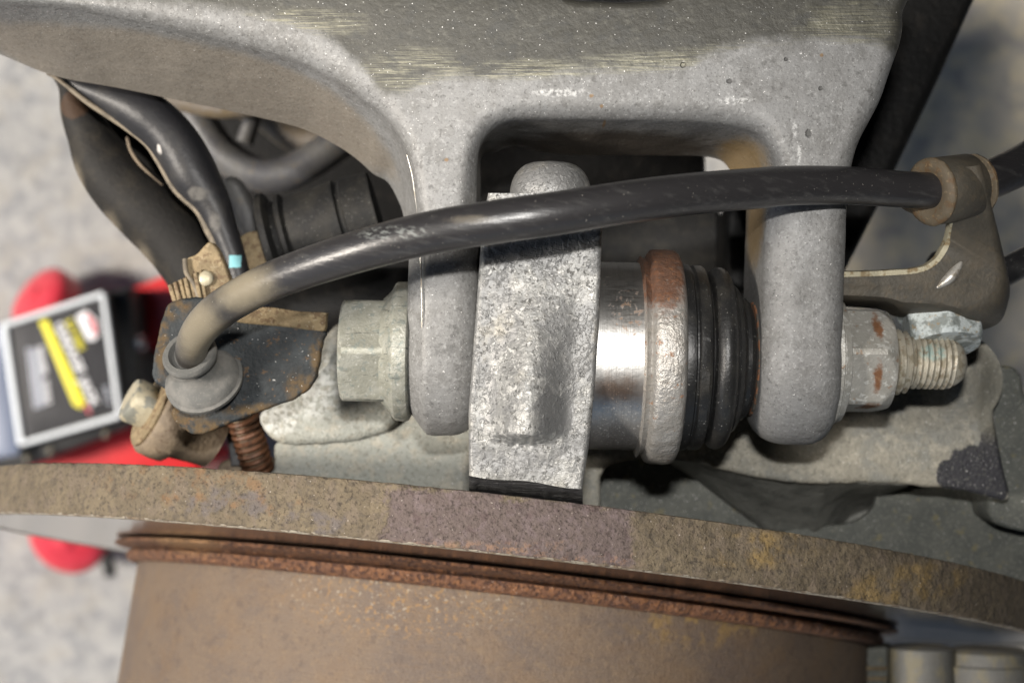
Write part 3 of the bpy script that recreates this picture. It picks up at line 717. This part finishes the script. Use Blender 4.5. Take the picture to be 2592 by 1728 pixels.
# ---------------------------------------------------------------- black plate the hose is fixed to
sp = thing('sensor_plate', 'dark blue-grey rusting bracket plate under the hose grommet', 'bracket plate', P(600, 950, -210))
po = [(820, 838), (815, 870), (808, 925), (789, 975), (745, 1010), (690, 1030), (648, 1045), (606, 1063), (564, 1079), (514, 1097), (480, 1096), (452, 1076), (434, 1054), (438, 1033), (463, 1016),
      (480, 1000), (470, 985), (430, 984), (403, 976), (385, 954), (388, 904), (399, 847), (414, 792), (437, 762), (506, 752), (600, 772), (660, 800), (740, 815)]
obj('plate', slab(po, -205, 26, 9, 6, rough=3), M['plate'], sp, sharp=50)
fo = [(590, 800), (640, 780), (690, 778), (760, 788), (824, 791), (826, 800), (812, 842), (740, 830), (660, 822), (600, 815)]
obj('folded_edge', slab(fo, -195, 40, 6, 5, tilt=(-450, 50, 0, .5)), M['tan_steel'], sp, sharp=50)

clip = thing('clip_bracket', 'small tan steel clip with ribbed edge and round rivet, left of the hose', 'bracket', P(500, 690, -330))
obj('clip_plate', slab([(466, 660), (500, 640), (530, 612), (556, 640), (580, 700), (590, 760), (560, 790), (505, 765), (490, 715), (470, 690)], -330, 40, 7, 6, rough=2), M['tan_steel'], clip, sharp=50)
for k in range(7):
    x = 424 + k * 13
    obj('rib', slab([(x, 722 - k * 6), (x + 9, 718 - k * 6), (x + 24, 764), (x + 13, 768)], -318 + (k % 2) * 6, 40, 3, 3, smooth=False), M['tan_steel'], clip)
obj('rivet', revolve(P(521, 705, -326), (0, 0.1, 1), [(-4, 22), (6, 21), (11, 16), (13, 6)], 32), M['cap_steel'], clip)
obj('clip_edge', tube([P(468, 655, -322), P(472, 690, -320), P(492, 720, -320), P(506, 762, -318)], 7, 10, 6), M['lit_edge'], clip)  # tan tube drawing the highlight along the clip's left edge

# ---------------------------------------------------------------- steering knuckle below the joint, shield behind the rotor
kz = -600.0
kn_ = thing('steering_knuckle', 'dusty grey-green cast knuckle lying under the fork and the joint', 'knuckle', P(1500, 1050, kz))
kl = [(835, 835), (900, 800), (1010, 790), (1200, 800), (1700, 850), (2100, 900), (2240, 880), (2330, 850), (2406, 862), (2447, 877), (2488, 903), (2508, 940), (2516, 1000), (2526, 1102), (2542, 1180), (2556, 1262),
      (2500, 1256), (2427, 1240), (2294, 1228), (2192, 1222), (2120, 1226), (2040, 1224), (1960, 1216), (1845, 1195), (1750, 1168), (1660, 1160), (1530, 1190), (1502, 1330), (1300, 1330), (900, 1300), (692, 1230), (693, 1180), (694, 1130),
      (720, 1095), (760, 1000), (800, 900)]
obj('knuckle_casting', slab(kl, kz, 260, 18, 6, rough=4), M['knuckle'], kn_, sharp=60)
obj('side_boss', slab([(655, 1048), (690, 1022), (760, 985), (820, 930), (860, 880), (1000, 870), (1010, 1060), (920, 1112), (830, 1124), (745, 1128), (700, 1120), (664, 1090)], kz + 40, 130, 34, 8, rough=3), M['knuckle'], kn_, sharp=60)
obj('thread_boss', revolve(P(2420, 960, kz), (0, 0.05, 1), [(-6 + 52 * (.5 + .5 * math.cos(math.pi * q / 16)), 140 * q / 16 + .5) for q in range(17)], 48, cap0=True, cap1=False), M['knuckle'], kn_, sharp=80)
obj('rear_lug', slab([(2515, 930), (2535, 925), (2565, 928), (2588, 950), (2600, 1000), (2640, 1020), (2700, 1100), (2700, 1330), (2530, 1330), (2500, 1250), (2500, 1100)], kz - 120, 160, 20, 6), M['shield'], kn_, sharp=60)
# web under the casting: sloping dark wall
wb = []
top_ = [(1690, 1164), (1760, 1172), (1850, 1196), (1960, 1214), (2060, 1222), (2150, 1224), (2240, 1228), (2300, 1230)]
bot_ = [(1700, 1176), (1770, 1215), (1850, 1275), (1950, 1345), (2050, 1352), (2130, 1338), (2215, 1300), (2262, 1246)]
for k in range(57):
    u = k / 56 * 7; i0 = min(6, int(u)); f = u - i0
    xt = top_[i0][0] + (top_[i0 + 1][0] - top_[i0][0]) * f; yt = top_[i0][1] + (top_[i0 + 1][1] - top_[i0][1]) * f
    xb = bot_[i0][0] + (bot_[i0 + 1][0] - bot_[i0][0]) * f; yb = bot_[i0][1] + (bot_[i0 + 1][1] - bot_[i0][1]) * f
    row = [P(xt, yt - 30, kz - 34), P(xt, yt - 3, kz - 30)]
    for t in (.12, .3, .5, .7, .9, 1.05):
        w1 = 14 * mn.noise(Vector((u * 3, t * 3, 0))) + 22 * math.exp(-((u - 2.6 - t) / .5) ** 2) * math.sin(t * 6)
        row.append(P(xt + (xb - xt) * t, yt + (yb - yt) * t, kz - 40 - 250 * t ** .8 + w1 - 160 * sm(4.2, 5.4, u) * sm(.1, .5, t)))
    row += [P(xb, yb, kz - 400), P(xt, yt - 40, kz - 400)]
    wb.append(row)
obj('web', loft(wb), M['web'], kn_, sharp=60)

sh = thing('dust_shield', 'dark grey-green splash shield just behind the rusty rotor rim', 'splash shield', P(1900, 1300, -900))
def sheet(pts, z, th=25, tilt=None): return slab(pts, z, th, 6, 6, tilt=tilt, rough=2)
obj('shield_panel', sheet([(1350, 1120), (1480, 1120), (1700, 1160), (1850, 1225), (1930, 1290), (1985, 1345), (1900, 1420), (1300, 1420), (1250, 1200)], -930), M['shield'], sh, sharp=50)
obj('shield_panel', sheet([(2235, 1205), (2398, 1200), (2540, 1190), (2700, 1200), (2700, 1600), (2300, 1500), (2000, 1440), (1975, 1360), (2012, 1339), (2122, 1328), (2172, 1316), (2208, 1288), (2220, 1250)], -880), M['shield'], sh, sharp=50)
obj('shield_lip', tube([P(1960, 1365, -900), P(1990, 1348, -905), P(2030, 1338, -905), P(2070, 1340, -905)], 9, 10, 6), M['tan_steel'], sh)

# ---------------------------------------------------------------- rusty brake rotor
rot = thing('brake_rotor', 'rusty brake rotor filling the lower edge, with a violet patch on its rim', 'brake rotor', (-27, -955, -1890))
RC = Vector((-27.5, -954.8, -1890.3)); th, ta = .1146, .2156
RA = Vector((-math.sin(th) * math.cos(ta), -math.cos(th) * math.cos(ta), math.sin(ta)))
RR, RW = 1978.7, 147.0
def rim_r(a, r, t):
    p = Vector((r * math.cos(t) * .03, r * math.sin(t) * .03, a * .03))
    edge_ = 1 - min(1, min(abs(a + RW), abs(a)) / 26)
    chip = max(0, mn.noise(p * 1.3 + Vector((0, 0, 7))) - .1) * 26 * edge_
    return r + 3.0 * mn.noise(p) + 2.2 * mn.noise(p * 3) - chip
rim_prof = [(-RW, RR - 40), (-RW, RR - 6)] + [(-RW + 3 + (RW - 6) * k / 14, RR + 2 * math.sin(k / 14 * math.pi)) for k in range(15)] + [(0, RR - 5)]
obj('disc_rim', revolve(RC, RA, rim_prof, 900, rim_r, cap0=True, cap1=False), M['rotor_rim'], rot, sharp=60)
obj('disc_lip', revolve(RC, RA, [(-3, RR - 4), (2, RR - 8), (3.5, RR - 22), (2, RR - 36), (-2, RR - 40)], 900, lambda a, r, t: r + 5 * mn.noise(Vector((r * math.cos(t) * .02, r * math.sin(t) * .02, a * .05))), False, False), M['rotor_lip'], rot, sharp=60)
obj('disc_face', revolve(RC, RA, [(0, RR - 30), (0, 1380)], 360, None, False, False), M['rotor_face'], rot)
fl_prof = [(1, 1380), (6, 1462), (10, 1476), (18, 1478), (22, 1470), (27, 1428), (33, 1406), (38, 1414), (44, 1432), (56, 1430), (72, 1424), (80, 1402)]
obj('hat_flange', revolve(RC, RA, fl_prof, 720, lambda a, r, t: r + 7 * mn.noise(Vector((r * math.cos(t) * .03, r * math.sin(t) * .03, a * .06))), False, False), M['hat_rust'], rot, sharp=60)
obj('hat', revolve(RC, RA, [(60, 1385), (78, 1388), (200, 1388), (520, 1388), (538, 1384), (548, 1372), (550, 1350), (550, 300)], 360, None, False, True), M['hat'], rot, sharp=30)

# ---------------------------------------------------------------- hose clamp bracket at the right
hb = thing('hose_bracket', 'olive stamped steel bracket clamping the hose on the right', 'bracket', P(2400, 650, -100))
inner = [(2090, 700), (2200, 697), (2260, 694), (2310, 690), (2345, 680), (2372, 660), (2392, 630), (2402, 600), (2408, 560), (2406, 520), (2398, 470), (2390, 430)]
outer = [(2476, 430), (2490, 470), (2500, 520), (2516, 583), (2535, 656), (2550, 710), (2556, 745), (2551, 780), (2535, 813), (2500, 832), (2455, 834), (2400, 816), (2330, 806), (2271, 800), (2230, 782), (2090, 772)]
zs = -110.0
def rise(y): return 128 * (1 - sm(478, 640, y))
def strap():
    a = catmull([P(*p, zs + rise(p[1])) for p in inner], 8)
    b = catmull([Vector((*P(p[0], p[1], zs - 140 + rise(p[1])).xy, zs + rise(p[1]))) for p in outer], 8)
    a = [a[round(i * (len(a) - 1) / 100)] for i in range(101)]
    b = list(reversed(b)); b = [b[round(i * (len(b) - 1) / 100)] for i in range(101)]
    rings = []
    for p, q in zip(a, b):
        ring = []
        for k in range(13):                         # the sheet is flat, then rolls down towards its outer edge
            t = k / 12
            z = -150 * max(0, t - .62) ** 2 / .145 + 2 * math.sin(t * 9)
            ring.append(p.lerp(q, t) + Vector((0, 0, z)))
        ring += [v + Vector((0, 0, -22)) for v in reversed(ring)]
        rings.append(ring)
    return loft(rings)
obj('strap', strap(), M['strap'], hb, sharp=50)
ia = catmull([P(*p, zs - 12 + rise(p[1])) for p in inner[:-1]], 8)
er = []
for i, p in enumerate(ia):
    t = (ia[min(i + 1, len(ia) - 1)] - ia[max(i - 1, 0)]).normalized(); nrm = Vector((t.y, -t.x, 0))
    jit = 1.5 * mn.noise(p * .05)
    er.append([p + nrm * (3) + Vector((0, 0, 15)), p - nrm * (10 + jit) + Vector((0, 0, 13)), p - nrm * (14 + jit) + Vector((0, 0, -6)), p - nrm * 10 + Vector((0, 0, -24)), p + nrm * 3 + Vector((0, 0, -24))])
obj('cut_edge', loft(er), M['strap_edge'], hb, sharp=40)
def lens(p0, p1, wdt, h, z):
    a, b = P(*p0, z), P(*p1, z); d = (b - a); nrm = Vector((-d.y, d.x, 0)).normalized()
    rings = []
    for k in range(17):
        t = k / 16; s = math.sin(t * math.pi) ** .8 + .02
        c = a.lerp(b, t) + nrm * (-wdt * .5 * math.sin(t * math.pi))
        rings.append([c + nrm * (wdt * s * math.cos(q / 10 * math.pi)) + Vector((0, 0, h * s * math.sin(q / 10 * math.pi) - 2)) for q in range(11)])
    return loft(rings, True)
obj('stiffening_bead', lens((2366, 732), (2438, 656), 15, 20, zs - 2), M['bead'], hb)
obj('stiffening_bead', lens((2462, 796), (2524, 724), 15, 20, zs - 34), M['bead'], hb)
ca = (P(2480, 466, -95) - P(2340, 484, -15)).normalized()
c0 = P(2400, 480, -50)
obj('clamp_band', revolve(c0, ca, [(-50, 62), (-50, 82), (-44, 86), (62, 86), (68, 82), (68, 60)], 96), M['strap'], hb, sharp=40)
obj('clamp_lip', revolve(c0, ca, [(-66, 52), (-70, 58), (-68, 76), (-62, 86), (-56, 88), (-48, 84), (-48, 60)], 96, rough_r(2, .05)), M['strap_rust'], hb, sharp=50)
obj('clamp_lip', revolve(c0, ca, [(92, 54), (96, 60), (95, 78), (90, 84), (84, 84), (80, 72), (64, 66)], 96, rough_r(2, .05)), M['strap_rust'], hb, sharp=50)
obj('clamp_tail', slab([(2290, 520), (2330, 512), (2378, 508), (2398, 520), (2396, 544), (2350, 547), (2312, 536)], -90, 30, 6, 5), M['strap_rust'], hb, sharp=50)

bb = thing('bracket_bolt', 'blue-white corroded hex bolt head under the bracket corner', 'bolt', P(2380, 850, -260))
obj('bolt_head', hexprism(P(2382, 820, -240), (0.02, -1, 0.45), -30, 66, 94, R(-24), ch1=.8), M['white_bolt'], bb, sharp=22)
obj('washer', revolve(P(2382, 812, -240), (0.02, -1, 0.45), [(-40, 100), (-38, 112), (-24, 112), (-22, 100)], 72), M['white_bolt'], bb, sharp=30)

pin = thing('mounting_pin', 'small round-topped grey pin seen through the bracket loop', 'pin', P(2366, 660, -520))
obj('pin_body', revolve(P(2366, 690, -600), (0, .6, .6), [(-120, 34), (40, 32), (60, 27), (72, 16), (76, 4)], 48, rough_r(2, .05)), M['black_boot'], pin)

line = tag(obj('brake_line', tube([P(2430, 765, -420), P(2500, 716, -420), P(2560, 680, -430), P(2640, 640, -460), P(2760, 560, -500)], 42, 24, 6), M['black_metal']), 'straight black line emerging behind the bracket at the right edge', 'brake line')

# ---------------------------------------------------------------- dark parts behind, upper left
ba = thing('black_link', 'glossy black bent strap running down from the casting, blue paint dab near its foot', 'suspension link', P(450, 430, -520))
lk = [(150, 196, 8), (220, 226, 26), (290, 252, 46), (360, 285, 60), (415, 328, 61), (457, 381, 62), (495, 448, 60), (535, 508, 46), (563, 573, 36), (590, 645, 31), (615, 730, 28), (640, 800, 28)]
obj('strap_body', tube([P(x, y, -560) for x, y, r in lk], [r * (D + 560) / D for x, y, r in lk], 40, 8), M['black_arm'], ba, sharp=60)
obj('lit_edge', tube([P(120, 186, -530), P(150, 203, -530), P(221, 259, -535), P(314, 321, -545), P(371, 366, -550), P(403, 414, -550), P(444, 482, -552), P(502, 534, -552), P(530, 588, -552), P(560, 650, -552), P(585, 735, -552)], [5, 6, 8, 8, 8, 8, 9, 12, 13, 8, 6], 14, 6), M['lit_edge'], ba)  # thin pale tube standing in for the strap's lit edge
ch = thing('channel_arm', 'broad dark channel-section arm with a left edge painted pale as if sunlit against the floor', 'suspension arm', P(330, 480, -760))
co = [(119, 186), (150, 214), (170, 288), (200, 351), (230, 431), (270, 504), (330, 571), (380, 622), (430, 675), (480, 760), (560, 770), (560, 640), (480, 500), (330, 330), (230, 240), (160, 190)]
obj('channel_web', slab(co, -850, 60, 20, 6), M['dark_channel'], ch, sharp=60)
obj('channel_flange', tube([P(136, 180, -760), P(172, 220, -760), P(196, 284, -770), P(228, 344, -780), P(262, 410, -780), P(310, 472, -780), P(372, 532, -780), P(424, 584, -780), P(470, 640, -780), P(530, 730, -780)], [14, 30, 52, 70, 88, 98, 104, 104, 102, 100], 40, 6), M['dark_channel'], ch)
obj('slot_rim', tube([P(322, 348, -735), P(330, 380, -735), P(352, 414, -735), P(385, 448, -735), P(410, 470, -735)], 5, 8, 6), M['tie_rod'], ch)  # brown tube drawing the highlight along the slit
tag(obj('backing', slab([(380, 120), (1100, 120), (1100, 700), (640, 700), (470, 500), (420, 320)], -2700, 200, 30, 6), M['void']), 'black backing slab added to darken the gap behind the bent pipes', 'backing')  # dark slab added to hide bright floor between the pipes
tag(obj('curved_pipe', tube([P(430, 200, -1750), P(500, 300, -1750), P(560, 385, -1750), P(640, 437, -1750), P(720, 440, -1750), P(800, 400, -1750), P(900, 330, -1750)], 66, 24, 8), M['grey_pipe']), 'thick grey bent pipe in the gap below the casting, lower of two', 'pipe', 'bent pipes behind the arm')
tag(obj('curved_pipe', tube([P(600, 250, -2000), P(680, 300, -2000), P(740, 345, -2000), P(810, 360, -2000), P(900, 340, -2000)], 62, 24, 8), M['amber_pipe']), 'tan dusted bent pipe tucked close under the casting, upper of two', 'pipe', 'bent pipes behind the arm')
tag(obj('short_stub', revolve(P(640, 300, -1650), (-.35, -1, 0), [(-90, 30), (90, 34), (98, 28)], 32), M['grey_pipe']), 'short grey pipe stub between the two bent pipes', 'pipe stub')
tag(obj('pale_bar', tube([P(380, 240, -1500), P(480, 262, -1500), P(560, 276, -1500), P(640, 270, -1500)], 36, 20, 6), M['amber_pipe']), 'pale tan bar peeping out along the casting edge', 'bar')
cb = thing('ribbed_boot', 'matt black ribbed rubber boot behind the hose, left of the fork', 'rubber boot', P(780, 570, -650))
cA = (P(930, 530, -650) - P(670, 600, -650)).normalized()
cO = P(690, 612, -680)
cprof = [(-16, 60), (-14, 142), (-8, 150), (8, 150), (14, 142), (22, 120), (36, 116), (44, 134), (56, 134), (64, 120), (80, 124), (220, 132), (226, 122), (236, 122), (242, 132), (330, 128)]
obj('boot_shell', revolve(cO, cA, cprof, 96), M['black_boot'], cb, sharp=40)
tag(obj('brown_tab', slab([(608, 600), (664, 588), (690, 660), (700, 720), (640, 740), (620, 660)], -600, 40, 6, 5), M['tan_steel']), 'rust-brown tab between the black link and the ribbed boot', 'tab')
tag(obj('support_tube', slab([(560, 460), (600, 450), (640, 520), (670, 600), (640, 620), (590, 560)], -1000, 60, 26, 6), M['grey_pipe']), 'grey-tan tube end seen beside the ribbed boot', 'tube')

shk = thing('shock_body', 'black cylindrical shock body in shadow behind the fork opening', 'shock absorber', P(1500, 480, -1500))
obj('upper_cylinder', revolve(P(1420, 420, -1800), (1, 0.02, 0), [(-480, 360), (490, 360), (505, 340), (510, 200)], 72), M['void'], shk, sharp=40)
obj('lower_cylinder', revolve(P(1420, 640, -1700), (1, 0.0, 0), [(-480, 300), (540, 300), (560, 280), (566, 150)], 72), M['black_boot'], shk, sharp=40)
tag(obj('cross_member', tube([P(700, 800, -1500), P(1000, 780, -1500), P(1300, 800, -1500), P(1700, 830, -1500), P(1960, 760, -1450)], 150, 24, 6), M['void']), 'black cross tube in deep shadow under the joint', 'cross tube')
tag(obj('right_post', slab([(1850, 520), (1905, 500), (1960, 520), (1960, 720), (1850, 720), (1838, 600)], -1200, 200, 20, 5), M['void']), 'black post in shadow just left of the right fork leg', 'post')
strut = thing('frame_strut', 'long black slanting strut behind the fork, upper right', 'strut', P(2250, 250, -1000))
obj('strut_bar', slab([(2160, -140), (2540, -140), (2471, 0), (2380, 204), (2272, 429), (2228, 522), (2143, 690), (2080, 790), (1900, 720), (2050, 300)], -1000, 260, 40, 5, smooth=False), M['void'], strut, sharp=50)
tag(obj('dark_moulding', tube([P(1290, -60, -260), P(1400, -4, -260), P(1560, 12, -260), P(1720, -4, -260), P(1830, -60, -260)], 40, 20, 8), M['void']), 'black rounded rim peeping over the top edge of the casting', 'moulding')

# ---------------------------------------------------------------- tie rod end and small spring, left
tr = thing('tie_rod_end', 'dusty brown round bushing with a pale cylindrical stub under the plate', 'tie rod end', P(420, 1030, -620))
tA = (P(316, 1000, -600) - P(480, 1075, -690)).normalized()
tO = P(396, 1040, -640)
obj('stub', revolve(tO, tA, [(20, 60), (26, 66), (78, 68), (90, 62), (94, 40)], 64), M['cap_steel'], tr, sharp=35)
obj('washer', revolve(tO, tA, [(6, 90), (8, 118), (18, 120), (24, 112), (26, 70)], 72), M['tan_steel'], tr, sharp=35)
obj('bushing', revolve(tO, tA, [(10, 126), (0, 134), (-40, 136), (-70, 132), (-90, 112), (-150, 100), (-200, 96)], 72, rough_r(3, .03)), M['tie_rod'], tr, sharp=40)
spr = thing('coil_spring', 'small copper-brown coil spring between the plate and the rotor rim', 'spring', P(640, 1110, -680))
hp2 = []
s0, s1 = P(612, 1045, -640), P(655, 1190, -700)
sa, st_, ss = frame(s1 - s0)
for k in range(9 * 14 + 1):
    t = k / (9 * 14); a = 2 * math.pi * k / 14
    hp2.append(s0.lerp(s1, t) + st_ * (42 * math.cos(a)) + ss * (42 * math.sin(a)))
obj('coil', tube(hp2, 8.5, 8, 2), M['copper'], spr)
obj('spring_core', revolve(s0, s1 - s0, [(-10, 34), (170, 34)], 24), M['tie_rod'], spr)
tag(obj('flat_strip', slab([(570, 1080), (604, 1062), (618, 1180), (584, 1180)], -700, 30, 6, 5, smooth=False), M['grey_pipe']), 'grey flat strip standing left of the small spring', 'strip')
tag(obj('rounded_foot', slab([(545, 1200), (556, 1172), (590, 1160), (640, 1160), (690, 1166), (700, 1230), (545, 1230)], -720, 60, 20, 6), M['tie_rod']), 'dull brown rounded foot below the small spring', 'foot')

# ---------------------------------------------------------------- dusty metal below the rotor, lower right
lo = thing('lower_column', 'dusty grey ribbed column below the rotor at the lower right corner', 'column', P(2420, 1690, -1000))
obj('column_body', revolve(P(2330, 1632, -1250), (0, -1, .12), [(0, 90), (10, 112), (400, 116)], 48), M['grey_far'], lo, sharp=40)
obj('column_body', revolve(P(2500, 1640, -1250), (0, -1, .12), [(0, 120), (12, 138), (50, 146), (56, 156), (400, 158)], 48), M['grey_far'], lo, sharp=40)
obj('side_panel', slab([(2195, 1640), (2262, 1634), (2262, 1800), (2195, 1800)], -1350, 60, 6, 5, smooth=False), M['shield'], lo, sharp=40)
for y in (1690, 1716): obj('slit_bar', box(P(2225, y, -1340), 90, 9, 20, 3), M['tan_steel'], lo)

# ---------------------------------------------------------------- floor jack standing on the concrete
jz = -6300.0
jack = thing('floor_jack', 'red floor jack with a charcoal label plate standing on the floor at left', 'floor jack', P(160, 950, GZ))
def jquad(pts, z, depth, fillet, m, name, parent=jack): return obj(name, slab(pts, z, depth, fillet, 4, smooth=False), m, parent, sharp=40)
jquad([(-160, 1085), (230, 1096), (420, 1030), (520, 1180), (460, 1240), (-160, 1300)], jz - 500, 1000, 60, M['red'], 'frame_side')
jquad([(300, 742), (430, 690), (520, 700), (560, 830), (420, 900), (320, 860)], jz - 520, 1000, 40, M['red'], 'frame_side')
jquad([(-60, 850), (240, 740), (330, 728), (350, 970), (330, 1080), (70, 1180), (-60, 1200)], jz - 160, 900, 50, M['jack_black'], 'power_unit')
pl = jquad([(8, 812), (268, 734), (310, 1056), (48, 1134)], jz, 170, 22, M['jack_black'], 'label_plate')
def seg_bar(a, b, wd, name, m, z, par):
    p, q = P(*a, z), P(*b, z); d = (q - p); L_ = d.length; ang = math.atan2(d.y, d.x)
    return obj(name, box((p + q) / 2, L_ + wd * .8, wd, 40, 8, Matrix.Rotation(ang, 3, 'Z')), m, par)
for a, b in (((14, 822), (258, 745)), ((262, 750), (303, 1046)), ((300, 1052), (62, 1120)), ((12, 828), (54, 1118))):
    seg_bar(a, b, 34 if a != (12, 828) else 44, 'label_border', M['silver'], jz + 8, pl)
jquad([(-60, 830), (8, 816), (52, 1150), (-60, 1170)], jz - 40, 200, 14, M['chrome'], 'chrome_end')
jquad([(28, 826), (252, 760), (294, 1038), (62, 1108)], jz + 6, 20, 4, M['label_dark'], 'label_sheet', jack)
zt = jz + 14
def strip(pts, m, name, par=pl, z=zt): return obj(name, slab(pts, z, 6, 2, 3, smooth=False), m, par)
strip([(98, 812), (120, 808), (216, 1018), (204, 1034), (186, 1024)], M['yellow'], 'stripe')
strip([(217, 1018), (230, 1045), (226, 1050), (214, 1030)], M['label_red'], 'stripe_tip')
strip([(192, 800), (218, 785), (247, 812), (250, 848), (240, 860), (222, 862)], M['white'], 'emblem')
strip([(214, 800), (226, 797), (243, 822), (244, 846), (236, 850)], M['label_red'], 'emblem_mark', z=zt + 4)
def lettering(txt, p0, p1, hgt, m, name='lettering'):
    cu = bpy.data.curves.new(name, 'FONT'); cu.body = txt; cu.size = 1.0; cu.extrude = 0.01; cu.offset = 0.035; cu.align_y = 'CENTER'
    cu.materials.append(m)
    o = bpy.data.objects.new(name, cu); C.objects.link(o)
    a, b = P(*p0, zt + 5), P(*p1, zt + 5); d = b - a; L_ = d.length
    ux = d.normalized(); uy = Vector((-ux.y, ux.x, 0))
    bpy.context.view_layer.update()
    wd = max(o.dimensions.x, .01)
    sx, sy = L_ / wd, hgt * (D - zt) / D / .72
    me = bpy.data.meshes.new_from_object(o); C.objects.unlink(o); bpy.data.objects.remove(o)
    o = bpy.data.objects.new(name, me); C.objects.link(o)
    base = wloc(pl)
    o.parent = pl
    Mx = Matrix(((ux.x * sx * U, uy.x * sy * U, 0, a.x * U - base.x), (ux.y * sx * U, uy.y * sy * U, 0, a.y * U - base.y), (0, 0, U * 100, a.z * U - base.z), (0, 0, 0, 1)))
    o.matrix_basis = Mx
    return o
lettering('GARAGE', (147, 818), (204, 942), 22, M['white'])
lettering('JACK', (208, 958), (243, 1030), 22, M['white'])
lettering('2.5', (172, 810), (184, 834), 18, M['yellow'])
lettering('TON', (186, 840), (206, 884), 18, M['yellow'])
lettering('POWER', (100, 876), (114, 948), 12, M['white'])
lettering('TOOLS', (114, 960), (124, 1022), 12, M['white'])
lettering('5000 LB', (266, 976), (276, 1026), 10, M['grey_ink'])
for k in range(4):
    x = 70 + k * 9
    strip([(x - 4, 880 + k), (x + 2, 879 + k), (x + 22 - k, 1034 - 3 * k), (x + 16 - k, 1036 - 3 * k)], M['grey_ink'], 'small_print')
for p in ((70, 1160), (128, 1142), (268, 1098)):
    obj('screw', revolve(P(*p, jz - 120), (0, -.5, 1), [(-20, 20), (20, 20), (34, 12)], 20), M['cap_steel'], jack)
obj('knob', revolve(P(352, 868, jz - 300), (.3, 0, 1), [(-200, 64), (60, 64), (100, 40), (110, 10)], 32), M['chrome'], jack)
def caster(c, A, r, wd, name):
    wv = obj(name, revolve(c, A, [(-wd, r * .55), (-wd, r * .86), (-wd * .7, r * .97), (-wd * .3, r), (wd * .3, r), (wd * .7, r * .97), (wd, r * .86), (wd * 1.2, r * .6), (wd * 1.3, r * .35), (wd * 1.32, r * .05)], 64), M['red_wheel'], jack, sharp=40)
    obj('hub', revolve(c, A, [(wd * 1.2, r * .26), (wd * 1.4, r * .24), (wd * 1.5, r * .12)], 32), M['red_wheel'], wv)
caster(P(118, 770, -7600), (-.55, .5, .67), 300, 120, 'wheel')
caster(P(180, 1352, -7600), (-.1, -.35, .93), 320, 120, 'wheel')
obj('axle_end', revolve(P(272, 1425, -7600), (.35, -1, .2), [(-120, 50), (90, 50), (110, 36)], 24), M['jack_black'], jack)
